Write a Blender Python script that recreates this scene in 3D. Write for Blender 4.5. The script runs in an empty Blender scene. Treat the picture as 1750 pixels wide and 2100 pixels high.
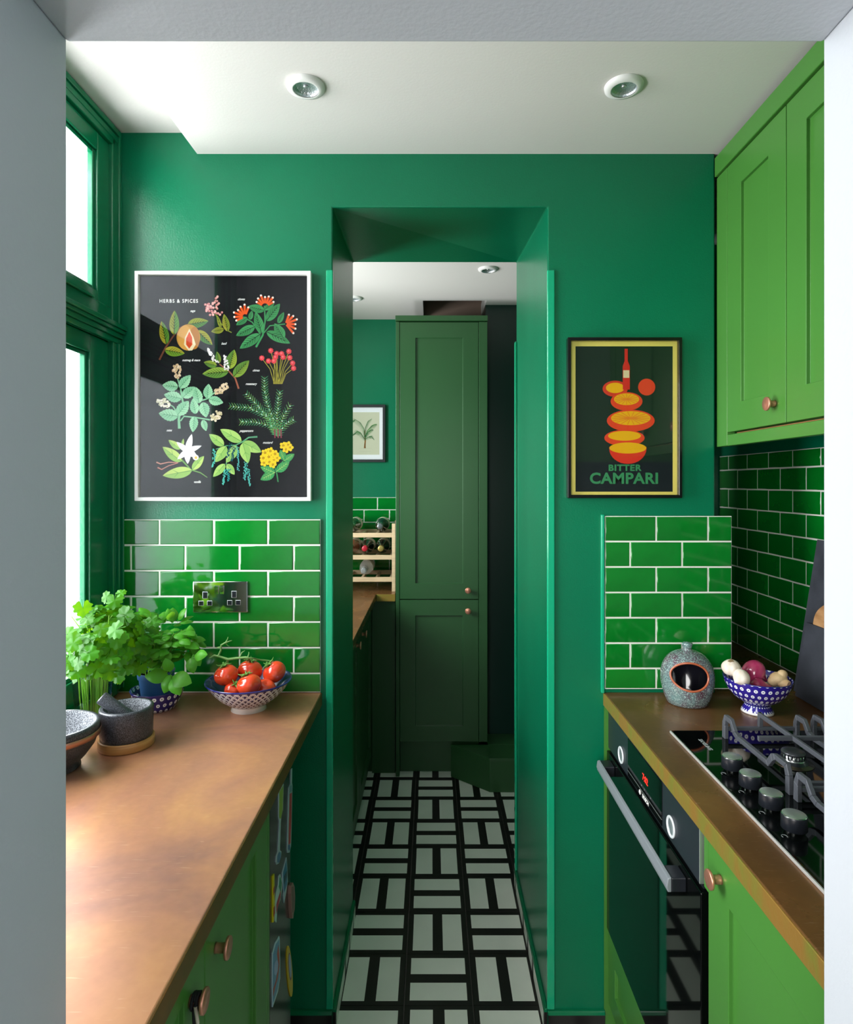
import bpy, bmesh, math, random
from mathutils import Vector, Matrix
random.seed(7)
PI = math.pi
SC = bpy.context.scene
C = SC.collection

# ------------------------------------------------------------------ camera, light, exposure
F = 1285.0; VX = 885.0; VY = 990.0; EYE = 1.52
cam_data = bpy.data.cameras.new('camera'); cam = bpy.data.objects.new('camera', cam_data); C.objects.link(cam)
cam.location = (0, 0, EYE); cam.rotation_euler = (PI/2, 0, 0)
cam_data.sensor_fit = 'HORIZONTAL'; cam_data.sensor_width = 36; cam_data.lens = F/1750*36
cam_data.shift_x = -(VX-875)/1750; cam_data.shift_y = -(1050-VY)/1750
cam_data.clip_start = 0.02
SC.camera = cam

world = bpy.data.worlds.new('daylight'); SC.world = world; world.use_nodes = True
wn = world.node_tree.nodes
wn['Background'].inputs[0].default_value = (0.93, 0.97, 1.0, 1); wn['Background'].inputs[1].default_value = 1.6

def area(name, loc, rot, sx, sy, power, col=(1, 1, 1)):
    l = bpy.data.lights.new(name, 'AREA'); l.shape = 'RECTANGLE'; l.size = sx; l.size_y = sy; l.energy = power; l.color = col
    o = bpy.data.objects.new(name, l); C.objects.link(o); o.location = loc; o.rotation_euler = rot
    return o
# daylight outside the kitchen window, outside the back room window and through the windows of the near room
area('daylight_kitchen_window', (-1.45, 1.05, 1.95), (0, -PI/2, 0), 2.0, 1.2, 150, (0.95, 0.98, 1.0))
area('daylight_back_window', (-1.30, 2.55, 1.70), (0, -PI/2, 0), 1.2, 0.9, 105, (0.96, 0.98, 1.0))
area('daylight_near_room', (-1.2, -1.9, 1.7), (PI/2, 0, -0.5), 1.6, 1.8, 112, (1.0, 0.985, 0.96))

SC.view_settings.view_transform = 'Standard'; SC.view_settings.look = 'None'
SC.view_settings.gamma = 1; SC.view_settings.use_curve_mapping = False
SC.view_settings.exposure = -0.17

# ------------------------------------------------------------------ helpers
def at(px, py, d): return Vector(((px-VX)/F*d, d, EYE-(py-VY)/F*d))
def srgb(h):
    if isinstance(h, str):
        v = [int(h[i:i+2], 16)/255 for i in (0, 2, 4)]
    else: v = [c/255 for c in h]
    return tuple((c/12.92 if c <= 0.04045 else ((c+0.055)/1.055)**2.4) for c in v)+(1,)

def mat(name, col, rough=0.5, metal=0.0, var=0.0, vscale=6.0, bump=0.0, bscale=60.0, coat=0.0, obvar=0.0, col2=None, detail=4, stretch=None, spec=None, warp=0.0):
    m = bpy.data.materials.new(name); m.use_nodes = True
    nt = m.node_tree; N = nt.nodes; L = nt.links; b = N['Principled BSDF']
    c = srgb(col); b.inputs['Base Color'].default_value = c
    b.inputs['Roughness'].default_value = rough; b.inputs['Metallic'].default_value = metal
    if spec is not None: b.inputs['Specular IOR Level'].default_value = spec
    if coat: b.inputs['Coat Weight'].default_value = coat; b.inputs['Coat Roughness'].default_value = 0.06
    tc = N.new('ShaderNodeTexCoord'); vec = tc.outputs['Object']
    if stretch:
        mp = N.new('ShaderNodeMapping'); mp.inputs['Scale'].default_value = stretch; L.new(vec, mp.inputs[0]); vec = mp.outputs[0]
    src = None
    if var or col2:
        nz = N.new('ShaderNodeTexNoise'); nz.inputs['Scale'].default_value = vscale; nz.inputs['Detail'].default_value = detail
        nz.inputs['Distortion'].default_value = warp
        L.new(vec, nz.inputs['Vector'])
        rp = N.new('ShaderNodeValToRGB'); L.new(nz.outputs['Fac'], rp.inputs[0])
        c2 = srgb(col2) if col2 else tuple(x*(1-var) for x in c[:3])+(1,)
        c1 = c if col2 else tuple(min(1, x*(1+var*0.6)) for x in c[:3])+(1,)
        rp.color_ramp.elements[0].position = 0.35; rp.color_ramp.elements[1].position = 0.65
        rp.color_ramp.elements[0].color = c1; rp.color_ramp.elements[1].color = c2
        src = rp.outputs[0]
    if obvar:
        oi = N.new('ShaderNodeObjectInfo'); mr = N.new('ShaderNodeMapRange')
        mr.inputs[3].default_value = 1-obvar; mr.inputs[4].default_value = 1+obvar
        L.new(oi.outputs['Random'], mr.inputs[0])
        hs = N.new('ShaderNodeHueSaturation'); hs.inputs['Color'].default_value = c
        if src: L.new(src, hs.inputs['Color'])
        L.new(mr.outputs[0], hs.inputs['Value']); src = hs.outputs[0]
    if src: L.new(src, b.inputs['Base Color'])
    if bump:
        nb = N.new('ShaderNodeTexNoise'); nb.inputs['Scale'].default_value = bscale; nb.inputs['Detail'].default_value = 3
        L.new(tc.outputs['Object'], nb.inputs['Vector'])
        bp = N.new('ShaderNodeBump'); bp.inputs['Strength'].default_value = bump; bp.inputs['Distance'].default_value = 0.002
        L.new(nb.outputs['Fac'], bp.inputs['Height']); L.new(bp.outputs[0], b.inputs['Normal'])
    return m

def glass_mat(name, tint=(1, 1, 1, 1), ior=1.45, rough=0.0):
    m = bpy.data.materials.new(name); m.use_nodes = True
    nt = m.node_tree; N = nt.nodes; L = nt.links; N.remove(N['Principled BSDF'])
    t = N.new('ShaderNodeBsdfTransparent'); t.inputs[0].default_value = tint
    g = N.new('ShaderNodeBsdfGlossy'); g.inputs['Roughness'].default_value = rough
    f = N.new('ShaderNodeFresnel'); ge = N.new('ShaderNodeNewGeometry'); mr = N.new('ShaderNodeMapRange')   # thin sheet: same reflectance on both faces
    mr.inputs[3].default_value = ior; mr.inputs[4].default_value = 1/ior; L.new(ge.outputs['Backfacing'], mr.inputs[0]); L.new(mr.outputs[0], f.inputs[0])
    mx = N.new('ShaderNodeMixShader'); L.new(f.outputs[0], mx.inputs[0]); L.new(t.outputs[0], mx.inputs[1]); L.new(g.outputs[0], mx.inputs[2])
    L.new(mx.outputs[0], N['Material Output'].inputs[0])
    return m

class E:   # tiny node expression helper
    nt = None
    def __init__(s, sock): s.s = sock
    @staticmethod
    def op(kind, *a):
        n = E.nt.nodes.new('ShaderNodeMath'); n.operation = kind
        for i, v in enumerate(a):
            if isinstance(v, E): E.nt.links.new(v.s, n.inputs[i])
            else: n.inputs[i].default_value = v
        return E(n.outputs[0])
    def __add__(s, o): return E.op('ADD', s, o)
    def __sub__(s, o): return E.op('SUBTRACT', s, o)
    def __mul__(s, o): return E.op('MULTIPLY', s, o)
    def lt(s, o): return E.op('LESS_THAN', s, o)
    def gt(s, o): return E.op('GREATER_THAN', s, o)
    def floor(s): return E.op('FLOOR', s)
    def fract(s): return E.op('FRACT', s)
    def sqrt(s): return E.op('SQRT', s)

def pattern_mat(name, blue, white, fn, rough=0.12):
    m = mat(name, blue, rough, coat=0.5); nt = m.node_tree; E.nt = nt
    uv = nt.nodes.new('ShaderNodeUVMap'); sp = nt.nodes.new('ShaderNodeSeparateXYZ'); nt.links.new(uv.outputs[0], sp.inputs[0])
    f = fn(E(sp.outputs[0]), E(sp.outputs[1]))
    mx = nt.nodes.new('ShaderNodeMix'); mx.data_type = 'RGBA'
    nt.links.new(f.s, mx.inputs[0]); mx.inputs[6].default_value = srgb(blue); mx.inputs[7].default_value = srgb(white)
    nt.links.new(mx.outputs[2], nt.nodes['Principled BSDF'].inputs['Base Color'])
    return m
def dots(nx, rows):
    def fn(u, v):
        y = v*rows; r = y.floor(); par = E.op('MODULO', r, 2.0)
        x = u*nx+par*0.5
        fx = x.fract()-0.5; fy = y.fract()-0.5
        d = (fx*fx+fy*fy).sqrt()
        return d.lt(0.28)*d.gt(0.08)
    return fn
def scales(nx, rows):
    def fn(u, v):
        y = (v*rows); r = y.floor(); par = E.op('MODULO', r, 2.0); fy = y.fract()
        x = u*nx
        f1 = (x+par*0.5).fract()-0.5; f2 = (x+par*0.5+0.5).fract()-0.5
        d1 = (f1*f1+fy*fy*0.25).sqrt(); a = (fy+1.0)*0.5; d2 = (f2*f2+a*a).sqrt()
        inn = d1.lt(0.5)
        d = inn*d1+(inn*-1.0+1.0)*d2
        w = d.lt(0.48)*d.gt(0.36)+d.lt(0.29)*d.gt(0.2)+d.gt(0.5)*0.0
        return w
    return fn

def wloc(o):
    v = Vector((0, 0, 0))
    while o: v = v+o.location; o = o.parent
    return v
def tag(o, label=None, cat=None, group=None, kind=None):
    if label: o['label'] = label
    if cat: o['category'] = cat
    if group: o['group'] = group
    if kind: o['kind'] = kind
    return o
def thing(name, loc, label, cat, group=None):
    o = bpy.data.objects.new(name, None); C.objects.link(o); o.location = loc; o.empty_display_size = 0.05
    return tag(o, label, cat, group)

class MB:
    def __init__(s): s.v = []; s.f = []; s.m = []; s.sm = []; s.uv = {}; s.col = None
    def add(s, vs, fs, mi=0, smooth=False):
        n = len(s.v); s.v += [tuple(p) for p in vs]
        for f in fs: s.f.append(tuple(i+n for i in f)); s.m.append(mi); s.sm.append(smooth)
        return n
    def hexa(s, p, mi=0):   # p: 4 bottom + 4 top
        s.add(p, [(0, 1, 2, 3), (4, 7, 6, 5), (0, 4, 5, 1), (1, 5, 6, 2), (2, 6, 7, 3), (3, 7, 4, 0)], mi); return s
    def box(s, x0, x1, y0, y1, z0, z1, mi=0):
        return s.hexa([(x0, y0, z0), (x1, y0, z0), (x1, y1, z0), (x0, y1, z0), (x0, y0, z1), (x1, y0, z1), (x1, y1, z1), (x0, y1, z1)], mi)
    def prism(s, pts, a, b, mi=0):   # polygon pts (3D), extruded by vector b-a : offsets a and b
        n = len(pts); A = [Vector(p)+Vector(a) for p in pts]; B = [Vector(p)+Vector(b) for p in pts]
        fs = [tuple(range(n)), tuple(range(2*n-1, n-1, -1))]+[(i, i+n, (i+1) % n+n, (i+1) % n) for i in range(n)]
        s.add(A+B, fs, mi); return s
    def tube(s, pts, r, n=8, mi=0, caps=True, smooth=True):
        pts = [Vector(p) for p in pts]; k = len(pts); rs = r if isinstance(r, (list, tuple)) else [r]*k
        ref = None; vs = []
        for i, p in enumerate(pts):
            t = (pts[min(i+1, k-1)]-pts[max(i-1, 0)]).normalized()
            if ref is None: ref = t.orthogonal().normalized()
            ref = (ref-t*ref.dot(t)).normalized(); bi = t.cross(ref)
            for j in range(n):
                a = 2*PI*j/n; vs.append(p+(ref*math.cos(a)+bi*math.sin(a))*rs[i])
        fs = [(i*n+j, i*n+(j+1) % n, (i+1)*n+(j+1) % n, (i+1)*n+j) for i in range(k-1) for j in range(n)]
        b = s.add(vs, fs, mi, smooth)
        if caps:
            s.f += [tuple(b+j for j in range(n)), tuple(b+(k-1)*n+j for j in range(n))]; s.m += [mi, mi]; s.sm += [False, False]
        return s
    def lathe(s, prof, c, n=40, mi=None, axis='Z', smooth=True, sx=1.0, caps=True):
        # prof: (r, h) list ; mi: int or list per segment ; c centre of base
        c = Vector(c); k = len(prof); vs = []; L = [0]
        for i in range(1, k): L.append(L[-1]+math.dist(prof[i], prof[i-1]))
        for r, h in prof:
            for j in range(n):
                a = 2*PI*j/n; x, y = r*math.cos(a)*sx, r*math.sin(a)
                vs.append(c+(Vector((x, y, h)) if axis == 'Z' else Vector((x, h, y)) if axis == 'Y' else Vector((h, x, y))))
        b = len(s.v); s.v += [tuple(p) for p in vs]
        for i in range(k-1):
            for j in range(n):
                j2 = (j+1) % n; f = (b+i*n+j, b+i*n+j2, b+(i+1)*n+j2, b+(i+1)*n+j)
                s.uv[len(s.f)] = [(j/n, L[i]), ((j+1)/n, L[i]), ((j+1)/n, L[i+1]), (j/n, L[i+1])]
                s.f.append(f); s.m.append(mi[i] if isinstance(mi, list) else (mi or 0)); s.sm.append(smooth)
        if not caps: return s
        if prof[0][0] > 1e-5: s.f.append(tuple(b+j for j in range(n))); s.m.append(s.m[-1] if not isinstance(mi, list) else mi[0]); s.sm.append(False)
        if prof[-1][0] > 1e-5: s.f.append(tuple(b+(k-1)*n+j for j in range(n))); s.m.append(mi[-1] if isinstance(mi, list) else (mi or 0)); s.sm.append(False)
        return s
    def sphere(s, c, r, n=12, k=8, mi=0, sc=(1, 1, 1)):
        prof = [(r*math.sin(PI*i/k), -r*math.cos(PI*i/k)) for i in range(k+1)]
        prof[0] = (0.00002, -r); prof[-1] = (0.00002, r)
        m0 = len(s.v); s.lathe(prof, (0, 0, 0), n, mi)
        for i in range(m0, len(s.v)):
            v = s.v[i]; s.v[i] = (c[0]+v[0]*sc[0], c[1]+v[1]*sc[1], c[2]+v[2]*sc[2])
        return s
    def mesh(s, name, mats, off=Vector((0, 0, 0)), recalc=True):
        me = bpy.data.meshes.new(name)
        me.from_pydata([(v[0]-off[0], v[1]-off[1], v[2]-off[2]) for v in s.v], [], s.f)
        for m in mats: me.materials.append(m)
        me.polygons.foreach_set('material_index', s.m); me.polygons.foreach_set('use_smooth', s.sm)
        if s.uv:
            ul = me.uv_layers.new(name='UVMap')
            for fi, uvs in s.uv.items():
                p = me.polygons[fi]
                for q, li in enumerate(p.loop_indices): ul.data[li].uv = uvs[q]
        if recalc:
            bm = bmesh.new(); bm.from_mesh(me); bmesh.ops.recalc_face_normals(bm, faces=bm.faces); bm.to_mesh(me); bm.free()
        me.update(); return me
    def build(s, name, mats, parent=None, bevel=0, origin=None, seg=2, recalc=True):
        if not isinstance(mats, (list, tuple)): mats = [mats]
        off = wloc(parent) if parent else (Vector(origin) if origin else Vector((0, 0, 0)))
        o = bpy.data.objects.new(name, s.mesh(name, mats, off, recalc)); C.objects.link(o)
        if parent: o.parent = parent
        elif origin: o.location = origin
        if bevel:
            b = o.modifiers.new('bevel', 'BEVEL'); b.width = bevel; b.segments = seg; b.limit_method = 'ANGLE'; b.angle_limit = math.radians(40)
            b.harden_normals = False
        return o

def inst(me, name, parent, pos, rot=(0, 0, 0), scale=None):   # shared-mesh child
    o = bpy.data.objects.new(name, me); C.objects.link(o)
    if parent: o.parent = parent; o.location = Vector(pos)-wloc(parent)
    else: o.location = pos
    o.rotation_euler = rot
    if scale: o.scale = scale
    return o
def copy_tree(o, parent=None):
    c = o.copy(); C.objects.link(c)
    if parent: c.parent = parent
    for ch in list(o.children): copy_tree(ch, c)
    return c

def text(s, size, m, parent, org, right, up, bold=0.0, shear=0.0, ext=0.0002, align='CENTER', name='lettering', spacing=1.0, sx=1.0):
    cu = bpy.data.curves.new('t', 'FONT'); cu.body = s; cu.size = size; cu.offset = bold; cu.shear = shear; cu.extrude = ext
    cu.align_x = align; cu.align_y = 'CENTER'; cu.space_character = spacing; cu.resolution_u = 3
    t = bpy.data.objects.new('t', cu); C.objects.link(t)
    dg = bpy.context.evaluated_depsgraph_get(); me = bpy.data.meshes.new_from_object(t.evaluated_get(dg)); bpy.data.objects.remove(t)
    R = Vector(right).normalized(); U = Vector(up).normalized(); W = R.cross(U)
    M = Matrix((R*sx, U, W)).transposed().to_4x4()
    me.transform(M); me.materials.clear(); me.materials.append(m)
    o = bpy.data.objects.new(name, me); C.objects.link(o); o.parent = parent; o.location = Vector(org)-wloc(parent)
    return o

# ------------------------------------------------------------------ materials
WALL = mat('deep_green_wall_paint', '006c49', 0.30, spec=0.4, bump=0.25, bscale=220, var=0.06, vscale=3)
TRIMG = mat('gloss_green_woodwork', '0a6f48', 0.16, bump=0.15, bscale=90)
BEAD = mat('gloss_green_bead', '12a074', 0.14)
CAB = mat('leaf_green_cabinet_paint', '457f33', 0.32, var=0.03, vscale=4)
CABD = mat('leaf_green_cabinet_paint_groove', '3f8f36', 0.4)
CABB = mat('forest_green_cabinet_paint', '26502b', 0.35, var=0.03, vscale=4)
WHITE = mat('white_wall_paint', 'bcc0c6', 0.6, bump=0.2, bscale=150)
CEIL = mat('white_ceiling_paint', 'd9d5d0', 0.7, bump=0.12, bscale=160)
TILE = mat('glazed_green_tile', '067020', 0.07, var=0.16, vscale=9, obvar=0.12, bump=0.12, bscale=22, coat=0.6)
GROUT = mat('white_grout', 'd9dcd2', 0.85, bump=0.2)
TW = mat('floor_tile_pale', 'e4ebe0', 0.35, var=0.04, bump=0.1)
TB = mat('floor_tile_black', '1a1717', 0.4, var=0.2, bump=0.1)
FGROUT = mat('dark_floor_grout', '6a6662', 0.9)
DARKT = mat('dark_skirting_tile', '141816', 0.15)
STEEL = mat('brushed_steel', 'd4d7d8', 0.35, 0.85)
CHROME = mat('polished_chrome', 'd0d3d0', 0.08, 1.0, var=0.05)
IRON = mat('cast_iron', '585b62', 0.45, 0.25, bump=0.3, bscale=400)
BLACKG = mat('black_glass', '060808', 0.04, spec=0.35)
BLACKM = mat('black_satin', '1d2026', 0.3)
OVENF = mat('oven_fascia', '2b3238', 0.35, 0.3)
HANDLE = mat('oven_handle_metal', '8f959b', 0.42, 0.3)
COPPERK = mat('copper_knob_metal', 'dd9a80', 0.32, 0.75, var=0.08, vscale=40)
SOIL = mat('compost', '2a1c12', 0.95, bump=0.8)
SLATE = mat('slate', '3b3e46', 0.6, col2='2c2f36', vscale=14, bump=0.3, bscale=60)
LWOOD = mat('pale_rack_wood', 'cdb590', 0.5, var=0.12, vscale=6, stretch=(2, 2, 25))
MWOOD = mat('mango_wood', 'b98e62', 0.45, col2='9a6f45', vscale=9, stretch=(1, 2, 9))
BAMBOO = mat('bamboo', 'bb8b52', 0.4, col2='a3733e', vscale=14, stretch=(1, 1, 20))
LETW = mat('white_lettering', 'e6e6e0', 0.6)
LETG = mat('grey_lettering', '9aa0a0', 0.5)
GLASS = glass_mat('clear_glass')
PGLASS = glass_mat('picture_glazing', ior=1.35, rough=0.02)
VGLASS = glass_mat('vase_glass', (0.93, 0.97, 0.95, 1), 1.5)
WATER = glass_mat('vase_water', (0.93, 0.98, 0.93, 1), 1.15)
TAUPE = mat('taupe_shade_lining', '8f7a6c', 0.8)

# patinated copper sheet
def copper(name, a, b, c, rough):
    m = bpy.data.materials.new(name); m.use_nodes = True; nt = m.node_tree; N = nt.nodes; L = nt.links; p = N['Principled BSDF']
    tc = N.new('ShaderNodeTexCoord')
    n1 = N.new('ShaderNodeTexNoise'); n1.inputs['Scale'].default_value = 3.2; n1.inputs['Detail'].default_value = 7; n1.inputs['Roughness'].default_value = 0.5; n1.inputs['Distortion'].default_value = 1.0
    L.new(tc.outputs['Object'], n1.inputs['Vector'])
    rp = N.new('ShaderNodeValToRGB'); L.new(n1.outputs['Fac'], rp.inputs[0])
    e = rp.color_ramp.elements; e[0].position = 0.33; e[0].color = srgb(a); e[1].position = 0.66; e[1].color = srgb(c)
    x = e.new(0.5); x.color = srgb(b)
    n3 = N.new('ShaderNodeTexNoise'); n3.inputs['Scale'].default_value = 60; n3.inputs['Detail'].default_value = 6; L.new(tc.outputs['Object'], n3.inputs['Vector'])
    mx = N.new('ShaderNodeMix'); mx.data_type = 'RGBA'; mx.blend_type = 'OVERLAY'; mx.inputs[0].default_value = 0.13
    L.new(rp.outputs[0], mx.inputs[6]); L.new(n3.outputs['Fac'], mx.inputs[7]); 
    # fine scratches: stretched, rotated noise thresholded
    col = mx.outputs[2]
    for k, (rz, sc) in enumerate(((0.5, 26), (-1.1, 20), (1.4, 30))):
        mp = N.new('ShaderNodeMapping'); mp.inputs['Rotation'].default_value = (0, 0, rz); mp.inputs['Scale'].default_value = (sc, sc*14, 8)
        L.new(tc.outputs['Object'], mp.inputs[0]); ns = N.new('ShaderNodeTexNoise'); ns.inputs['Scale'].default_value = 1.0; ns.inputs['Detail'].default_value = 2; ns.inputs['Distortion'].default_value = 0.6
        L.new(mp.outputs[0], ns.inputs['Vector'])
        r2 = N.new('ShaderNodeValToRGB'); L.new(ns.outputs['Fac'], r2.inputs[0]); r2.color_ramp.elements[0].position = 0.70; r2.color_ramp.elements[1].position = 0.76
        r2.color_ramp.elements[1].color = (0.2, 0.2, 0.2, 1)
        m2 = N.new('ShaderNodeMix'); m2.data_type = 'RGBA'; L.new(r2.outputs[0], m2.inputs[0]); L.new(col, m2.inputs[6]); m2.inputs[7].default_value = srgb('f0cfae'); col = m2.outputs[2]
    L.new(col, p.inputs['Base Color'])
    p.inputs['Metallic'].default_value = 0.45
    mr = N.new('ShaderNodeMapRange'); mr.inputs[3].default_value = rough-0.08; mr.inputs[4].default_value = rough+0.14; L.new(n1.outputs['Fac'], mr.inputs[0]); L.new(mr.outputs[0], p.inputs['Roughness'])
    return m
COPPER = copper('patinated_copper_sheet', 'cb9264', 'b98365', '9c7163', 0.35)
COPPERR = copper('brown_copper_sheet', '8a5f36', '76522f', '6a4a30', 0.26)
EDGE = mat('verdigris_copper_edge', 'a07838', 0.4, 0.4, col2='8a8638', vscale=12, detail=8, warp=2, stretch=(1, 1, 0.5), bump=0.3, bscale=80)
EDGEL = mat('dark_copper_edge', '7c5524', 0.4, 0.4, col2='66501f', vscale=9, detail=8, warp=2)

# ------------------------------------------------------------------ setting
ZW = 0.94          # worktop height
YE = 1.736         # end wall face
XL, XR = -0.865, 1.11
YN = 0.665         # kitchen side of the opening in the near wall
def struct(o): o['kind'] = 'structure'; return o

floor = struct(MB().box(-1.6, 1.6, -2.6, 3.75, -0.06, -0.006).build('floor', FGROUT))
# floor tiles, two mirrored lays of the same print
def floor_tile_mesh(flip, s=0.1975, h=0.006):
    mb = MB(); a = [-0.5, -0.415, -0.085, 0.085, 0.415, 0.5]; b = [-0.5, -0.43, 0.43, 0.5]
    e = 0.0012
    xs = [v*s for v in a]; ys = [v*s for v in b]
    if flip: xs, ys = ys, xs
    nx, ny = len(xs), len(ys)
    mb.add([(x, y, h) for y in ys for x in xs], [])
    for j in range(ny-1):
        for i in range(nx-1):
            w = (j == 1 and i in (1, 3)) if not flip else (i == 1 and j in (1, 3))
            mb.f.append((j*nx+i, j*nx+i+1, (j+1)*nx+i+1, (j+1)*nx+i)); mb.m.append(0 if w else 1); mb.sm.append(False)
    q = s/2
    mb.add([(-q, -q, h), (q, -q, h), (q, q, h), (-q, q, h), (-q-e, -q-e, 0), (q+e, -q-e, 0), (q+e, q+e, 0), (-q-e, q+e, 0)],
           [(0, 4, 5, 1), (1, 5, 6, 2), (2, 6, 7, 3), (3, 7, 4, 0)], 1)
    return mb.mesh('tile', [TW, TB], recalc=False)
ft = [floor_tile_mesh(False), floor_tile_mesh(True)]
PX, PY = 0.2015, 0.1994
for i in range(-2, 3):
    for j in range(-6, 8):
        cx = 0.021+i*PX; cy = 1.922+j*PY
        if cy > 3.5 or cy < 0.7: continue
        if not (-0.52 < cx < 0.6): continue
        inst(ft[(i+j) % 2 == 0], 'tile', floor, (cx, cy, -0.006+random.uniform(-0.0004, 0.0004)))

# end wall with the passage through it
wall_end = MB()
LB, RB = 2.19, 2.37
wp = [(-0.90, 0, 0), (-0.274, 0, 0), (-0.274, 2.283, 2.29), (0.322, 2.283, 2.353), (0.322, 0, 0), (0.786, 0, 0), (0.786, 2.56, 2.56), (-0.90, 2.56, 2.56)]
wall_end.add([(x, YE, z) for x, z, q in wp]+[(x, LB if x < 0 else RB, q) for x, z, q in wp],
             [tuple(range(8)), tuple(range(15, 7, -1))]+[(i, i+8, (i+1) % 8+8, (i+1) % 8) for i in range(8)])
wall_end = struct(wall_end.build('wall_end', WALL, bevel=0.004))
# window wall on the left: wall around the opening
WY0, WY1, WZ0, WZ1 = 0.80, 1.705, 0.955, 2.455
wl = MB()
WT = 0.036
wl.box(XL-WT, XL, YN, YE-0.001, 0, WZ0); wl.box(XL-WT, XL, YN, YE-0.001, WZ1, 2.56); wl.box(XL-WT, XL, YN, WY0, WZ0, WZ1); wl.box(XL-WT, XL, WY1, YE-0.001, WZ0, WZ1)
wall_left = struct(wl.build('wall_left', WALL))
wall_right = struct(MB().box(XR, XR+0.1, YN, 2.5, 0, 2.56).build('wall_right', WALL))
wall_recess = struct(MB().box(0.70, XR, 2.40, 2.5, 0, 2.56).build('wall_recess', WALL))
# near wall with the white opening the photograph is taken through
ox0, ox1, oz = -0.3866, 0.4156, 1.987
wn_ = MB()
wn_.box(-1.5, ox0, 0.50, YN, 0, 2.6); wn_.box(ox1, 1.5, 0.50, YN, 0, 2.6); wn_.box(ox0, ox1, 0.50, YN, oz, 2.6)
wall_near = struct(wn_.build('wall_near', WHITE, bevel=0.003))
# near room shell
struct(MB().box(-1.6, -1.5, -2.5, 0.5, 0, 1.0).box(-1.6, -1.5, -2.5, 0.5, 2.3, 2.6).box(-1.6, -1.5, -2.5, -2.2, 1.0, 2.3).box(-1.6, -1.5, -0.4, 0.5, 1.0, 2.3).build('wall_near_left', WHITE))
struct(MB().box(1.5, 1.6, -2.5, 0.5, 0, 2.6).build('wall_near_right', mat('pale_blue_wall_paint', 'c2cad8', 0.6)))
struct(MB().box(-1.6, 1.6, -2.6, -2.5, 0, 2.6).build('wall_near_back', WHITE))
struct(MB().box(-1.6, 1.6, -2.6, YN, 2.6, 2.7).build('ceiling_near', CEIL))
# kitchen ceiling with the raised strip beside the window
ce = MB().hexa([(-0.649, YN, 2.431), (XR+0.1, YN, 2.431), (XR+0.1, 2.5, 2.431), (-0.649, 2.5, 2.431), (-0.692, YN, 2.489), (XR+0.1, YN, 2.489), (XR+0.1, 2.5, 2.489), (-0.692, 2.5, 2.489)])
ce.box(-1.05, XR+0.1, YN, 2.5, 2.4895, 2.58)
ce = ce.build('ceiling', CEIL); struct(ce)
# back room
ZC2 = 2.479
struct(MB().box(-1.1, 1.3, 3.68, 3.78, 0, 2.9).build('wall_back', WALL))
wbl = MB(); B0, B1, B2, B3 = 2.27, 3.10, 1.10, 2.30
wbl.box(-1.05, -0.90, 2.14, 2.1895, 0, 2.56); wbl.box(-1.05, -0.95, 2.19, 3.68, 0, B2); wbl.box(-1.05, -0.95, 2.19, 3.68, B3, 2.56); wbl.box(-1.05, -0.95, 2.19, B0, B2, B3); wbl.box(-1.05, -0.95, B1, 3.68, B2, B3)
wall_bl = struct(wbl.build('wall_back_left', WALL))
struct(MB().box(0.292, 1.3, 3.38, 3.68, 0, 2.56).build('wall_back_right', mat('shaded_teal_wall', '032c24', 0.3)))  # shade on this wall painted in as a darker teal
struct(MB().box(1.2, 1.3, 2.5, 3.38, 0, 2.56).build('wall_back_side', WALL))
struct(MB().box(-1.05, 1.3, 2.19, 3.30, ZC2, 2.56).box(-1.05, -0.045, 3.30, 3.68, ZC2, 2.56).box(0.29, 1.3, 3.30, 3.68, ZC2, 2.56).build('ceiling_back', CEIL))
struct(MB().box(-0.055, 0.30, 3.29, 3.30, 2.56, 2.82).box(-0.065, -0.045, 3.30, 3.68, 2.56, 2.82).box(0.29, 0.31, 3.30, 3.68, 2.56, 2.82).box(-0.055, 0.30, 3.66, 3.68, 2.40, 2.82).box(-0.055, 0.30, 3.29, 3.68, 2.82, 2.84).build('ceiling_shade_void', TAUPE))  # added void, its taupe lining stands for the brown shade above the larder

# green corner beads beside the passage
zt = EYE+435/740
struct(MB().box(-0.291, -0.272, YE-0.007, YE+0.004, 0.065, zt).build('trim_1', BEAD, bevel=0.003, seg=3))
struct(MB().box(0.320, 0.341, YE-0.007, YE+0.004, 0.065, zt).build('trim_2', BEAD, bevel=0.003, seg=3))
struct(MB().box(0.314, 0.3215, RB-0.02, RB+0.003, 0.065, 2.05).build('trim_3', BEAD, bevel=0.002))
struct(MB().box(0.4685, 0.4775, YE-0.0105, YE, ZW, 1.432).build('trim_4', BEAD, bevel=0.002))

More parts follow.
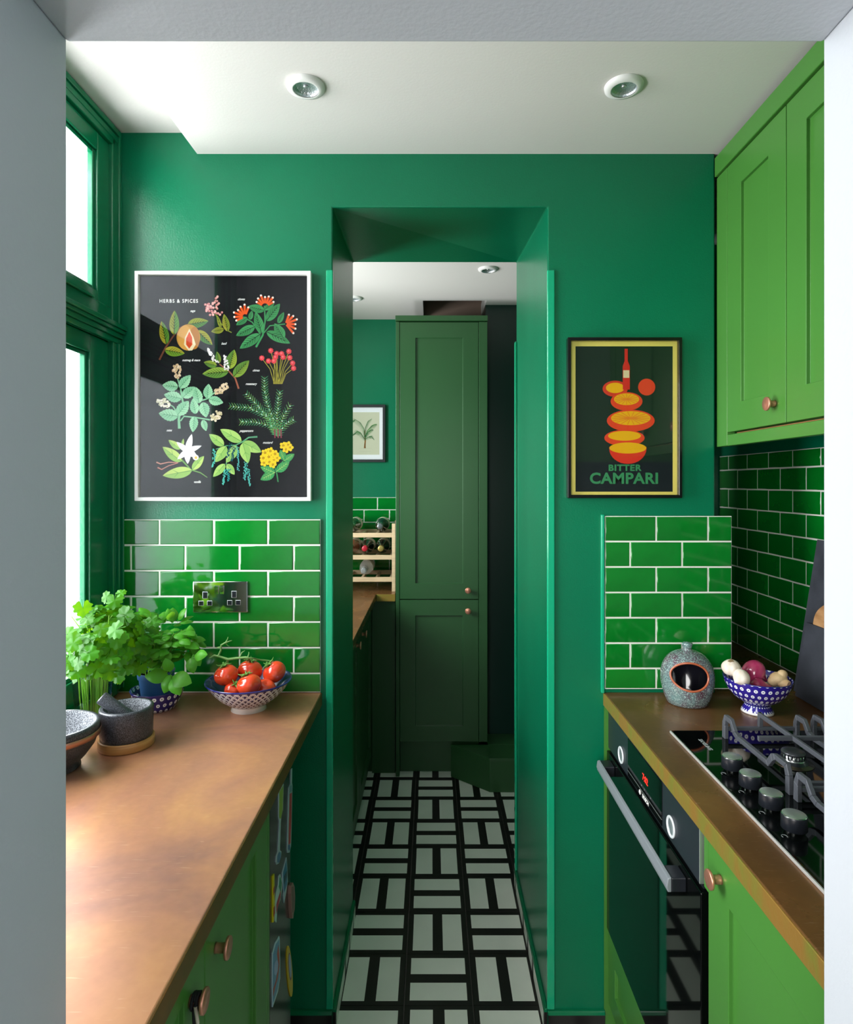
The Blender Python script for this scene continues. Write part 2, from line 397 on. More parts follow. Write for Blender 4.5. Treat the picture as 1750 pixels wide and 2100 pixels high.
# skirting: cut floor tiles standing on edge with a green bead on top
def skirt(name, x0, y0, x1, y1, nx, ny, dark=False):
    L_ = math.hypot(x1-x0, y1-y0); dx, dy = (x1-x0)/L_, (y1-y0)/L_; t = 0.009
    def q(a, w, z): return (x0+dx*a+nx*w, y0+dy*a+ny*w, z)
    bead = MB()
    bead.hexa([q(0, 0, 0.052), q(L_, 0, 0.052), q(L_, t+0.002, 0.052), q(0, t+0.002, 0.052), q(0, 0, 0.063), q(L_, 0, 0.063), q(L_, t-0.002, 0.061), q(0, t-0.002, 0.061)])
    o = struct(bead.build(name, TRIMG, bevel=0.0015)); a = 0
    k = 0
    while a < L_-0.005:
        b = min(a+0.1994, L_)
        mb = MB(); w0 = 0.0005; w1 = t
        segs = [0, 0.07, 0.43, 0.57, 0.93, 1] if k % 2 else [0, 0.07, 0.93, 1]
        for i in range(len(segs)-1):
            s0 = a+0.001+(b-a-0.002)*segs[i]; s1 = a+0.001+(b-a-0.002)*segs[i+1]
            mb.hexa([q(s0, w0, 0), q(s1, w0, 0), q(s1, w1, 0), q(s0, w1, 0), q(s0, w0, 0.052), q(s1, w0, 0.052), q(s1, w1, 0.052), q(s0, w1, 0.052)], 0 if i % 2 else 1)
        mb.build('tile', [TB, TB] if dark else [TW, TB], o); a = b; k += 1
skirt('baseboard_left', -0.274, YE, -0.2745, LB, 1, 0)
skirt('baseboard_right', 0.322, YE, 0.322, RB, -1, 0)
skirt('baseboard_end', -0.274, YE, -0.86, YE, 0, -1, True)
skirt('baseboard_corner', 0.322, YE, 0.48, YE, 0, -1, True)

# ------------------------------------------------------------------ wall tiles
tile_cache = {}
def tile_mesh(w, h, t=0.007):
    key = (round(w, 3), round(h, 3))
    if key in tile_cache: return tile_cache[key]
    e = 0.0028; a, b = w/2, h/2; mb = MB()
    v = []
    for (q, z) in ((0, 0), (0, t*0.6), (e*0.35, t*0.9), (e, t)):
        for sx, sz in ((-1, -1), (1, -1), (1, 1), (-1, 1)): v.append((sx*(a-q), -z, sz*(b-q)))
    fs = [(i*4+j, i*4+(j+1) % 4, (i+1)*4+(j+1) % 4, (i+1)*4+j) for i in range(3) for j in range(4)]+[(12, 13, 14, 15), (3, 2, 1, 0)]
    mb.add(v, fs, 0, True); me = mb.mesh('tile', [TILE])
    for p in me.polygons: p.use_smooth = p.index < 12
    tile_cache[key] = me; return me
def tile_field(parent, face, u0, u1, zl, joints, rot, tilt=0.006, g=0.0032):
    """rows between successive z lines; joints(k) gives the joint positions of row k; face maps (u,z)->point"""
    gm = MB(); gd = 0.0074
    c = [face(u0, zl[-1], 0), face(u1, zl[-1], 0), face(u1, zl[0], 0), face(u0, zl[0], 0)]
    d = [face(u0, zl[-1], gd), face(u1, zl[-1], gd), face(u1, zl[0], gd), face(u0, zl[0], gd)]
    gm.hexa([c[0], c[1], d[1], d[0], c[3], c[2], d[2], d[3]])
    gm.build('grout', GROUT, parent)
    for k in range(len(zl)-1):
        za, zb = zl[k+1], zl[k]
        js = [u0-g/2]+[j for j in joints(k) if u0+0.01 < j < u1-0.01]+[u1+g/2]
        for a, b in zip(js[:-1], js[1:]):
            w, h = b-a-g, zb-za-g
            if w < 0.008 or h < 0.008: continue
            p = face((a+b)/2, (za+zb)/2, 0.0015+random.uniform(0, 0.0006))
            inst(tile_mesh(w, h), 'tile', parent, p, (random.uniform(-tilt, tilt), random.uniform(-0.002, 0.002), rot+random.uniform(-tilt, tilt)))
fEnd = lambda u, z, w: Vector((u, YE-w, z))
zz = lambda y: EYE-(y-VY)/740
# left panel by the window
zl = [zz(v) for v in (1065, 1117.3, 1169.6, 1222, 1274.3, 1326.6, 1379, 1418)]
tile_field(wall_end, fEnd, (245-VX)/740, (658-VX)/740, zl, lambda k: [((330 if k % 2 == 0 else 272)+110.6*i-VX)/740 for i in range(5)], 0)
zr = [zz(v) for v in (1058, 1110, 1162, 1214, 1265.5, 1317.5, 1369, 1411)]
tile_field(wall_end, fEnd, (1240-VX)/740, (1498-VX)/740, zr, lambda k: [((1344 if k % 2 == 0 else 1291)+106*i-VX)/740 for i in range(-1, 4)], 0)
fR = lambda u, z, w: Vector((XR-w, u, z))
zw = [1.4272+0.0697*3+0.0*i for i in (0,)]
zw = [1.4272+0.0697*(3-i) for i in range(11)]; zw[-1] = ZW+0.0
zw[0] = 1.62
tile_field(wall_right, fR, 0.70, 2.395, zw, lambda k: [(1.842 if k % 2 == 1 else 1.773)+0.1378*i for i in range(-9, 6)], -PI/2)
fB = lambda u, z, w: Vector((u, 3.68-w, z))
pb = 3.68/F
zb = [EYE-(1020-VY)*pb-0.0725*i for i in range(8)]; zb[-1] = 0.9405
wall_back = bpy.data.objects['wall_back']
tile_field(wall_back, fB, -0.94, -0.19, zb, lambda k: [((774.5 if k % 2 == 0 else 747)-VX)*pb+0.149*i for i in range(-5, 3)], 0, g=0.003)

# ------------------------------------------------------------------ window
def window(name, xf, y0, y1, z0, z1, full):
    """sash window in the left wall, room side at x = xf"""
    fr = MB()
    cas = 0.040
    if full:
        zt0, zt1 = 1.900, 1.994      # transom
        xo = xf+0.004
        # outer box frame
        fr.box(xf-0.034, xo, y1-0.012, YE-0.0005, z0, 2.488)
        fr.box(xf-0.036, xo, y0-0.04, y0, z0, z1+0.03)
        fr.box(xf-0.036, xo, y0, y1, z1-0.02, 2.488)
        fr.box(xf-0.036, xo-0.006, y0, y1, zt0, zt1)
    else:
        fr.box(xf-0.085, xf, y0, y0+0.04, z0, z1); fr.box(xf-0.085, xf, y1-0.04, y1, z0, z1); fr.box(xf-0.085, xf, y0, y1, z0, z0+0.04); fr.box(xf-0.085, xf, y0, y1, z1-0.04, z1)
    o = struct(fr.build(name, TRIMG, bevel=0.003))
    def sash(a, b, c, d, xs, w, nm, bot=None):
        s_ = MB(); bot = bot or w; tw = min(w, 0.046); x1_ = xs; x0_ = xs-0.026
        s_.box(x0_, x1_, a, a+w, c, d); s_.box(x0_, x1_, b-w, b, c, d); s_.box(x0_, x1_, a+w, b-w, d-tw, d); s_.box(x0_, x1_, a+w, b-w, c, c+bot)
        # glazing bevel
        iw = 0.010
        s_.box(x0_+0.003, x1_-0.008, a+w, a+w+iw, c+bot, d-tw); s_.box(x0_+0.003, x1_-0.008, b-w-iw, b-w, c+bot, d-tw)
        s_.box(x0_+0.003, x1_-0.008, a+w+iw, b-w-iw, d-tw-iw, d-tw); s_.box(x0_+0.003, x1_-0.008, a+w+iw, b-w-iw, c+bot, c+bot+iw)
        so = s_.build(nm, TRIMG, o, bevel=0.002)
        MB().box(x0_+0.010, x0_+0.014, a+w-0.001, b-w+0.001, c+bot-0.001, d-tw+0.001).build('pane', GLASS, so)
        return so
    if full:
        sash(y0, y1-0.012, 1.994, z1-0.02, xf-0.006, 0.058, 'top_sash', 0.028)
        sash(y0, y1-0.012, z0+0.02, zt0, xf-0.008, 0.090, 'lower_sash', 0.06)
        # mouldings: transom cap, architrave ribs, sill
        m = MB()
        YM = YE-0.0006
        m.box(xf-0.01, xf+0.024, y0-0.04, YM, 1.938, 1.950); m.box(xf-0.01, xf+0.019, y0-0.04, YM, 1.928, 1.938); m.box(xf-0.01, xf+0.012, y0-0.04, YM, 1.915, 1.928)
        m.box(xf-0.01, xf+0.007, y0-0.04, YM, 1.900, 1.915); m.box(xf-0.01, xf+0.012, y0-0.04, YM, 1.950, 1.954)
        m.build('transom_moulding', TRIMG, o, bevel=0.003, seg=3)
        m = MB()
        for k, (ya, w, x) in enumerate(((1.690, 0.006, 0.008), (1.702, 0.004, 0.006), (1.711, 0.009, 0.013), (1.725, 0.010, 0.018))):
            m.box(xf, xf+x, ya, ya+w, z0, 1.900)
        m.box(xf, xf+0.008, 1.722, YE-0.0006, 1.954, 2.488)
        m.build('architrave', TRIMG, o, bevel=0.002, seg=2)
        MB().box(xf-0.02, xf+0.010, y0-0.04, YE-0.011, 2.470, 2.486).box(xf-0.02, xf+0.006, y0-0.04, YE-0.011, 2.452, 2.468).build('head_moulding', TRIMG, o, bevel=0.002)
        m = MB().box(xf-0.012, xf+0.006, 1.30, 1.60, 1.992, 1.999).build('latch_bar', TRIMG, o, bevel=0.002)
        MB().box(xf-0.045, xf+0.012, y0-0.02, y1, z0-0.012, z0+0.022).build('sill', TRIMG, o, bevel=0.004)
    else:
        sash(y0+0.04, y1-0.04, z0+0.04, (z0+z1)/2+0.02, xf-0.02, 0.045, 'lower_sash'); sash(y0+0.04, y1-0.04, (z0+z1)/2+0.02, z1-0.04, xf-0.04, 0.045, 'top_sash')
    return o
window('window_1', XL, WY0, WY1, WZ0, WZ1, True)
window('window_2', -0.95, B0, B1, B2, B3, False)

# ------------------------------------------------------------------ ceiling lights
def downlight(loc, label, r=0.044):
    t = thing('ceiling_light', loc, label, 'light', 'recessed ceiling lights')
    x, y, z = loc
    MB().lathe([(r*0.66, -0.010), (r*0.70, -0.0105), (r*0.98, -0.006), (r, -0.0002)], (x, y, z), 48, caps=False).build('trim_ring', mat_light, t)
    cone = MB().lathe([(r*0.66, -0.0085), (r*0.62, -0.004), (r*0.50, -0.0018), (r*0.25, -0.0010), (0.0002, -0.0009)], (x, y, z), 28, 0, smooth=False, caps=False)
    cone.build('reflector', REFL, t)
    MB().lathe([(0.0002, -0.0045), (0.005, -0.004), (0.006, -0.001)], (x, y, z), 16).build('lamp_tip', STEEL, t)
mat_light = mat('white_lamp_ring', 'e4e3df', 0.35)
REFL = mat('faceted_reflector', 'd0d6d8', 0.42, 1.0, bump=1.0, bscale=260)
downlight((-0.2885, 1.438, 2.431), 'round white recessed spotlight in the kitchen ceiling, the one nearer the window')
downlight((0.442, 1.438, 2.431), 'round white recessed spotlight in the kitchen ceiling, the one nearer the wall cupboard')
downlight((0.254, 2.81, ZC2), 'round white recessed spotlight seen through the passage near its right jamb')
downlight((-0.402, 3.25, ZC2), 'small recessed spotlight in the back room ceiling half hidden by the left jamb')

# ------------------------------------------------------------------ cabinet helpers
def mapper(axis, pos, sgn):
    """u,v,w -> world for a front facing +-X (axis X) or -Y (axis Y)"""
    if axis == 'X': return lambda u, v, w: (pos+sgn*w, u, v)
    return lambda u, v, w: (u, pos+sgn*w, v)
def shaker(parent, mp, u0, u1, v0, v1, m, rail=0.075, th=0.02, rec=0.008, name='door'):
    mb = MB(); a, b, c, d = u0+rail, u1-rail, v0+rail, v1-rail
    O = [(u0, v0), (u1, v0), (u1, v1), (u0, v1)]; I = [(a, c), (b, c), (b, d), (a, d)]
    vs = [mp(u, v, 0) for u, v in O]+[mp(u, v, th) for u, v in O]+[mp(u, v, th) for u, v in I]+[mp(u, v, th-rec) for u, v in I]
    fs = [(0, 1, 2, 3)]
    for i in range(4):
        j = (i+1) % 4
        fs += [(i, j, 4+j, 4+i), (4+i, 4+j, 8+j, 8+i), (8+i, 8+j, 12+j, 12+i)]
    fs.append((12, 13, 14, 15)); mb.add(vs, fs)
    return mb.build(name, m, parent, bevel=0.0012)
def knob(parent, p, dirv, r=0.016, L_=0.022):
    axis = 'X' if abs(dirv[0]) else 'Y'; s = dirv[0] or dirv[1]
    prof = [(0.0078, 0), (0.0074, s*0.003), (0.0072, s*(L_-0.006)), (r*0.9, s*(L_-0.0055)), (r, s*(L_-0.0045)), (r, s*(L_-0.0008)), (r*0.93, s*L_), (0.0002, s*L_)]
    return MB().lathe(prof, p, 28, 0, axis).build('knob', COPPERK, parent)
def plain(parent, name, m, *boxes, bevel=0.0015):
    mb = MB()
    for b in boxes: mb.box(*b)
    return mb.build(name, m, parent, bevel=bevel)

# ------------------------------------------------------------------ left run of the kitchen
t = thing('left_worktop', (-0.58, 1.2, ZW-0.036), 'long patinated copper worktop under the window carrying herbs and tomatoes', 'worktop')
MB().box(XL, -0.3045, YN+0.003, YE-0.0005, ZW-0.0355, ZW).build('copper_top', COPPER, t, bevel=0.003, seg=3)
MB().box(-0.3055, -0.303, YN+0.003, YE-0.0005, ZW-0.036, ZW-0.002).build('front_edge', EDGEL, t, bevel=0.001)

xf = -0.333
t = thing('left_base_cabinet', (-0.6, 0.95, 0), 'leaf green base cupboard under the left copper worktop with two copper knobs', 'cabinet')
plain(t, 'carcass', CAB, (XL+0.006, xf-0.021, YN+0.005, 1.2875, 0.08, ZW-0.037))
plain(t, 'end_panel', CAB, (XL+0.006, xf, 1.268, 1.290, 0.0, ZW-0.037))
mp = mapper('X', xf-0.02, 1)
d1 = shaker(t, mp, 0.922, 1.2655, 0.10, ZW-0.045, CAB); knob(d1, (xf, 0.966, 0.803), (1, 0))
d2 = shaker(t, mp, YN+0.008, 0.919, 0.10, ZW-0.045, CAB); knob(d2, (xf, 0.866, 0.804), (1, 0))
plain(t, 'plinth', CAB, (XL+0.006, xf-0.06, YN+0.005, 1.268, 0, 0.08))
# cord on the nearer knob
cord = MB(); pts = []
for i in range(40):
    a = i*0.55; pts.append((xf+0.0085+0.004*math.sin(i*0.16), 0.866+math.cos(a)*0.0098, 0.804+math.sin(a)*0.0098))
cord.tube(pts, 0.0024, 6, 0)
cord.tube([(xf+0.008, 0.857, 0.800), (xf+0.008, 0.860, 0.775), (xf+0.010, 0.862, 0.74), (xf+0.008, 0.859, 0.70), (xf+0.010, 0.862, 0.64)], 0.003, 6, 0)
cord.tube([(xf+0.011, 0.855, 0.805), (xf+0.013, 0.858, 0.78), (xf+0.010, 0.861, 0.755), (xf+0.014, 0.868, 0.735), (xf+0.012, 0.872, 0.70)], 0.0026, 6, 1)
tag(cord.build('cord', [mat('black_cord', '101014', 0.8), mat('cream_cord', 'cfc8b0', 0.8)], origin=(xf+0.01, 0.866, 0.64), recalc=False), 'twisted black and cream cord looped round a copper cupboard knob', 'cord')

t = thing('fridge', (-0.6, 1.39, 0), 'black undercounter fridge front covered with magnets below the left worktop', 'fridge')
plain(t, 'body', mat('fridge_side', '0d1214', 0.4), (XL+0.02, xf-0.032, 1.292, 1.486, 0.06, ZW-0.04))
plain(t, 'door', mat('fridge_black_enamel', '0a1013', 0.18), (xf-0.030, xf-0.001, 1.2925, 1.4875, 0.07, ZW-0.045), bevel=0.003)
plain(t, 'foot', BLACKM, (XL+0.1, xf-0.06, 1.30, 1.48, 0.0, 0.062))

# magnets: outlines in the plane of the fridge door
def FP(px, py, w=0.0):
    Y = 0.334*F/(VX-px); return (-0.334+w, Y, EYE-(py-VY)/F*Y)
def magnet(label, shapes, base=0.002, sc=7.2375, o=(540, 1570)):
    mb = MB(); mats_ = []; k = 0; allp = []
    for pts, colr in shapes:
        m = mat('magnet_print', colr, 0.35); mats_.append(m)
        P_ = [FP(o[0]+x/sc, o[1]+y/sc) for x, y in pts]
        allp += P_
        mb.prism(P_, (0.0002 if k == 0 else base+0.0004*(k-1), 0, 0), (base+0.0004*k, 0, 0), k); k += 1
    c = [sum(p[i] for p in allp)/len(allp) for i in range(3)]
    tag(mb.build('fridge_magnet', mats_, origin=tuple(c)), label, 'magnet', 'magnets on the black fridge door')
def ell(cx, cy, rx, ry, tilt=0, n=20):
    return [(cx+rx*math.cos(2*PI*i/n)+tilt*math.sin(2*PI*i/n), cy+ry*math.sin(2*PI*i/n)) for i in range(n)]
magnet('spoon magnet with a yellow green handle and small blue bowl',
       [([(218, 380), (292, 270), (280, 660), (262, 720), (250, 830), (236, 1255), (258, 1275), (250, 1360), (220, 1450), (190, 1470), (176, 1430), (184, 1340), (208, 1265), (228, 830), (216, 760)], 'a9bcc0'),
        ([(226, 390), (284, 300), (272, 670), (250, 780), (232, 790), (222, 750)], '8da637'), (ell(217, 1362, 24, 82, -12), '3f6f94')])
magnet('long red paddle magnet with a grey tip hanging from a thread',
       [([(404, 60), (420, 40), (416, 255), (424, 300), (412, 800), (402, 1200), (380, 1290), (352, 1295), (344, 1240), (356, 800), (368, 330), (398, 265)], '9fb6ba'),
        ([(380, 420), (412, 400), (404, 800), (392, 1150), (362, 1175), (370, 800)], 'b52a32'), (ell(368, 1215, 16, 45, 2), '2f5f96'), ([(378, 300), (414, 290), (410, 380), (380, 392)], '6f9aa6')])
magnet('tilted picture magnet in blue and white between the green shape and the red paddle',
       [([(272, 1600), (335, 1362), (343, 1480), (352, 1720), (330, 1880), (300, 2040), (288, 1930), (296, 1880), (276, 1680)], 'a9bec8'),
        ([(280, 1590), (328, 1410), (338, 1560), (340, 1760), (300, 1880), (290, 1850), (284, 1680)], '1f6f96'), ([(290, 1650), (336, 1560), (338, 1640), (292, 1760)], '1b3f4a')])
magnet('green red and white leaf shaped magnet below the spoon magnet',
       [([(224, 1640), (242, 1612), (262, 1690), (266, 1830), (244, 1990), (216, 2060), (196, 2130), (184, 2330), (166, 2300), (172, 2010), (186, 1870), (214, 1770)], 'b3cfc6'),
        ([(228, 1670), (242, 1650), (258, 1740), (244, 1870), (218, 1800)], '14805a'), ([(196, 2000), (246, 1850), (240, 1960), (196, 2110), (178, 2200), (180, 2060)], 'b02a3a')])
magnet('narrow yellow and red magnet at the edge beside the green cupboard',
       [([(128, 1640), (146, 1605), (150, 2000), (152, 2150), (138, 2320), (127, 2330)], 'd3c913'), ([(128, 1830), (147, 1780), (148, 1870), (128, 1930)], '9c2a1a'), ([(128, 2110), (150, 2080), (150, 2190), (128, 2250)], 'a03a1c')], base=0.003)
magnet('rough pinkish brown stone magnet at the far side of the fridge',
       [([(372, 1780), (398, 1735), (424, 1800), (432, 1950), (426, 2130), (412, 2190), (404, 2270), (386, 2260), (374, 2120), (366, 1900)], '8d6a60'),
        ([(384, 1800), (410, 1790), (420, 2000), (406, 2180), (388, 2180), (380, 1960)], '6f5148')], base=0.007)
magnet('big oval pale blue picture magnet with an orange and red figure',
       [([(148, 880), (200, 690), (262, 585), (270, 640), (276, 1000), (278, 1300), (240, 1540), (150, 1810), (144, 1400)], 'b8d3da'),
        ([(152, 900), (204, 720), (258, 640), (266, 1000), (266, 1290), (232, 1500), (152, 1740), (148, 1400)], '5e93b8'),
        ([(218, 900), (240, 740), (256, 900), (262, 1080), (230, 1310), (190, 1450), (152, 1620), (152, 1500), (200, 1350), (246, 1080)], 'b0442a'), (ell(198, 1130, 34, 130, -10), '9fb0d6')], sc=8.4, o=(540, 1850))
magnet('oval yellow ringed magnet with a patterned blue centre',
       [(ell(446, 1190, 44, 440, 26, 28), 'c9a912'), (ell(446, 1110, 26, 240, 12, 24), '6a2a4e'), (ell(446, 1100, 20, 205, 10, 24), '9aa6c4')], sc=8.4, o=(540, 1850))

# ------------------------------------------------------------------ right run of the kitchen
t = thing('right_worktop', (0.8, 1.3, ZW-0.036), 'dark brown copper worktop with verdigris edge around the gas hob', 'worktop')
MB().box(0.4785, XR-0.0085, YN+0.003, YE-0.0005, ZW-0.0355, ZW).box(0.79, XR-0.0085, YE-0.0005, 2.395, ZW-0.0355, ZW).build('copper_top', COPPERR, t, bevel=0.002)
MB().box(0.476, 0.4795, YN+0.003, YE-0.0005, ZW-0.036, ZW-0.0015).build('front_edge', EDGE, t, bevel=0.001)

xr = 0.489
t = thing('right_base_cabinet', (0.8, 0.9, 0), 'bright leaf green base cupboard nearest the camera under the hob', 'cabinet')
mp = mapper('X', xr+0.02, -1)
plain(t, 'carcass', CAB, (xr+0.021, XR-0.02, YN+0.005, 1.112, 0.08, ZW-0.037))
d = shaker(t, mp, YN+0.01, 1.106, 0.10, ZW-0.045, CAB); knob(d, (xr, 1.058, 0.85), (-1, 0))
plain(t, 'filler_strip', CAB, (xr+0.004, xr+0.03, 1.1155, 1.1335, 0.79, ZW-0.037))
t = thing('oven_housing', (0.8, 1.43, 0), 'leaf green housing around the oven with a panel below it', 'cabinet')
plain(t, 'side_panel', CAB, (0.478, XR-0.02, 1.7345, 1.7355, 0.0, 0.9), (0.478, 0.53, 1.7355-0.0012, 1.7359, 0.0, 0.9), bevel=0)
plain(t, 'bottom_shelf', CAB, (xr+0.02, XR-0.02, 1.136, 1.732, 0.26, 0.283))
shaker(t, mp, 1.137, 1.731, 0.085, 0.282, CAB, rail=0.06, name='drawer_front')
plain(t, 'plinth', CAB, (xr+0.06, XR-0.05, 1.137, 1.731, 0.0, 0.083))

ov = thing('oven', (0.8, 1.43, 0.29), 'black built-in oven with glass door, long grey handle and red clock', 'oven')
plain(ov, 'body', BLACKM, (xr+0.022, XR-0.06, 1.145, 1.722, 0.288, 0.895))
plain(ov, 'fascia', OVENF, (xr, xr+0.021, 1.1425, 1.7325, 0.788, 0.902), bevel=0.002)
dsp = plain(ov, 'display', BLACKG, (xr-0.0015, xr+0.002, 1.326, 1.555, 0.793, 0.886), bevel=0.0008)
plain(ov, 'edge_trim', STEEL, (xr-0.001, xr+0.02, 1.1395, 1.1422, 0.79, 0.902), bevel=0.0004)
plain(ov, 'trim_line', STEEL, (xr-0.0022, xr+0.001, 1.326, 1.555, 0.8065, 0.8075), bevel=0)
door = plain(ov, 'door', BLACKG, (xr-0.004, xr+0.021, 1.128, 1.7325, 0.290, 0.781), bevel=0.002)
plain(ov, 'door_seal', BLACKM, (xr+0.006, xr+0.021, 1.14, 1.73, 0.7812, 0.7878), bevel=0)
hb = MB()
hb.prism([(0.4495, 1.190, 0.742), (0.4470, 1.190, 0.752), (0.4495, 1.190, 0.768), (0.4565, 1.190, 0.770), (0.4565, 1.190, 0.742)], (0, 0, 0), (0, 0.507, 0))
hnd = hb.build('handle', HANDLE, door, bevel=0.0015)
plain(door, 'handle_post', BLACKM, (0.4567, xr-0.0042, 1.190, 1.232, 0.742, 0.769), bevel=0.002)
plain(door, 'handle_post', BLACKM, (0.4567, xr-0.0042, 1.655, 1.697, 0.742, 0.769), bevel=0.002)
for yy in (1.611, 1.275):
    k = MB().lathe([(0.021, 0), (0.0215, -0.002), (0.0205, -0.0036), (0.0165, -0.0036), (0.0160, -0.0012), (0.0002, -0.0012)], (xr, yy, 0.820), 36, [0, 0, 0, 0, 1], 'X').build('dial', [mat('satin_dial_ring', 'dfe3e5', 0.45, 0.2), mat('grey_dial_face', '7f8c8e', 0.3, 0.5)], ov)
RED = mat('red_clock_digits', 'ff2a20', 0.5); RED.node_tree.nodes['Principled BSDF'].inputs['Emission Color'].default_value = srgb('ff2a20'); RED.node_tree.nodes['Principled BSDF'].inputs['Emission Strength'].default_value = 2.0
text('7:02', 0.021, RED, dsp, (xr-0.0020, 1.428, 0.843), (0, -1, 0), (0, 0, 1), name='clock_digits', bold=0.0001)
text('BOSCH', 0.0125, LETW, ov, (xr-0.0024, 1.424, 0.7985), (0, -1, 0), (0, 0, 1), bold=0.0004)
MB().lathe([(0.0055, 0), (0.0055, -0.0012), (0.0042, -0.0012), (0.0042, 0)], (xr-0.0018, 1.462, 0.7985), 20, 0, 'X').tube([(xr-0.0026, 1.462, 0.7945), (xr-0.0026, 1.462, 0.8025)], 0.0008, 4).build('emblem', LETW, ov)
for yy, s_ in ((1.452, '+'), (1.432, 'i'), (1.415, '-'), (1.392, '>')):
    text(s_, 0.008, LETG, dsp, (xr-0.0020, yy, 0.8185), (0, -1, 0), (0, 0, 1), name='symbol')

# ---- hob
hx0, hx1, hy0, hy1 = 0.5525, 1.060, 0.866, 1.4525
hob = thing('gas_hob', (0.8, 1.16, ZW), 'black glass gas hob with four knobs and cast iron grates', 'hob')
MB().box(hx0+0.004, hx1, hy0, hy1, ZW+0.0002, ZW+0.006).build('glass_plate', BLACKG, hob, bevel=0.0012)
MB().box(hx0, hx0+0.0035, hy0, hy1, ZW+0.0002, ZW+0.0055).build('front_trim', mat('pale_steel_trim', 'e8e8e6', 0.3, 0.6), hob, bevel=0.0008)
ZH = ZW+0.006
for k, (x, y) in enumerate(((0.5997, 1.249), (0.5987, 1.176), (0.598, 1.1026), (0.5966, 1.030))):
    kb = MB().lathe([(0.0165, 0), (0.0170, 0.0035), (0.0180, 0.004), (0.0185, 0.006), (0.0200, 0.0065), (0.0195, 0.027), (0.0190, 0.0292), (0.0178, 0.0300), (0.0002, 0.0300)], (x, y, ZH), 36, [1, 1, 1, 0, 0, 0, 1, 2]).build('hob_knob', [BLACKM, CHROME, STEEL], hob)
    text('C', 0.014, LETG, hob, (x-0.024, y-0.012, ZH+0.0004), (0, -1, 0), (1, 0, 0), name='flame_mark', bold=-0.0004)
text('SAMSUNG', 0.0125, LETG, hob, (0.6005, 1.373, ZH+0.0004), (0, -1, 0), (1, 0, 0), bold=0.0002)
BURN = mat('burner_alloy', 'c4c6c6', 0.22, 1.0); CAPM = mat('burner_cap_enamel', '3c3e42', 0.28, 0.3)
def burner(x, y, r):
    b = MB()
    b.lathe([(r*1.75, 0), (r*1.7, 0.0015), (r*1.25, 0.003), (r*1.2, 0.006), (r*0.98, 0.008), (r*0.94, 0.011), (r*0.98, 0.020)], (x, y, ZH), 40, [2, 2, 0, 0, 1, 1])
    for i in range(20):
        a = 2*PI*i/20; c_, s_ = math.cos(a), math.sin(a)
        b.box(x+c_*r*0.955-0.0012, x+c_*r*0.955+0.0012, y+s_*r*0.955-0.0012, y+s_*r*0.955+0.0012, ZH+0.013, ZH+0.0215, 0)
    b.lathe([(r*1.03, 0.0205), (r*1.04, 0.0225), (r*0.95, 0.0255), (r*0.6, 0.0270), (0.0002, 0.0275)], (x, y, ZH), 40, 3)
    b.build('burner', [BLACKM, BURN, mat('heat_tinted_ring', '5b5248', 0.25, 0.8), CAPM], hob)
def grate(x0, x1, y0, y1):
    mb = MB(); w = 0.0088; z0 = ZH
    def prof(flip):
        y = lambda v: (y0+(y1-y0)*(1-v) if flip else y0+(y1-y0)*v)
        top = [(0.0, 0), (0.005, 0.035), (0.04, 0.054), (0.15, 0.0545), (0.215, 0.034), (0.27, 0.030), (0.70, 0.030), (0.76, 0.050), (0.80, 0.054), (0.96, 0.054), (0.995, 0.035), (1, 0)]
        bot = [(0.945, 0), (0.948, 0.030), (0.93, 0.044), (0.82, 0.044), (0.785, 0.038), (0.725, 0.020), (0.25, 0.020), (0.185, 0.025), (0.14, 0.0425), (0.06, 0.043), (0.052, 0.030), (0.055, 0)]
        return [(y(a), z0+b) for a, b in top], [(y(a), z0+b) for a, b in bot]
    for xx in (x0, x1-w):
        tp, bt = prof(True); bt = bt[::-1]
        for i in range(len(tp)-1):
            a, b, c, d = tp[i], tp[i+1], bt[i+1], bt[i]
            mb.hexa([(xx, d[0], d[1]), (xx, c[0], c[1]), (xx+w, c[0], c[1]), (xx+w, d[0], d[1]), (xx, a[0], a[1]), (xx, b[0], b[1]), (xx+w, b[0], b[1]), (xx+w, a[0], a[1])])
    xm, ym = (x0+x1)/2, (y0+y1)/2
    for yy in (y0, y1-w):      # low end rails with a raised horn in the middle
        mb.box(x0+w, x1-w, yy, yy+w, z0+0.016, z0+0.024)
        mb.hexa([(xm-0.005, yy, z0+0.024), (xm+0.005, yy, z0+0.024), (xm+0.005, yy+w, z0+0.024), (xm-0.005, yy+w, z0+0.024), (xm-0.004, yy, z0+0.056), (xm+0.004, yy, z0+0.056), (xm+0.004, yy+w, z0+0.056), (xm-0.004, yy+w, z0+0.056)])
    mb.box(xm-0.0032, xm+0.0032, y0, y1, z0+0.046, z0+0.056)
    mb.box(x0-0.0+0.012, x1-0.012, ym-0.0032, ym+0.0032, z0+0.046, z0+0.0555)
    mb.build('pan_support', IRON, hob, bevel=0.0012)
for (x0, x1) in ((0.657, 0.826), (0.856, 1.025)):
    for (y0, y1) in ((1.150, 1.417), (0.880, 1.138)):
        grate(x0, x1, y0, y1); burner((x0+x1)/2, (y0+y1)/2, 0.022 if x0 < 0.7 else 0.026)

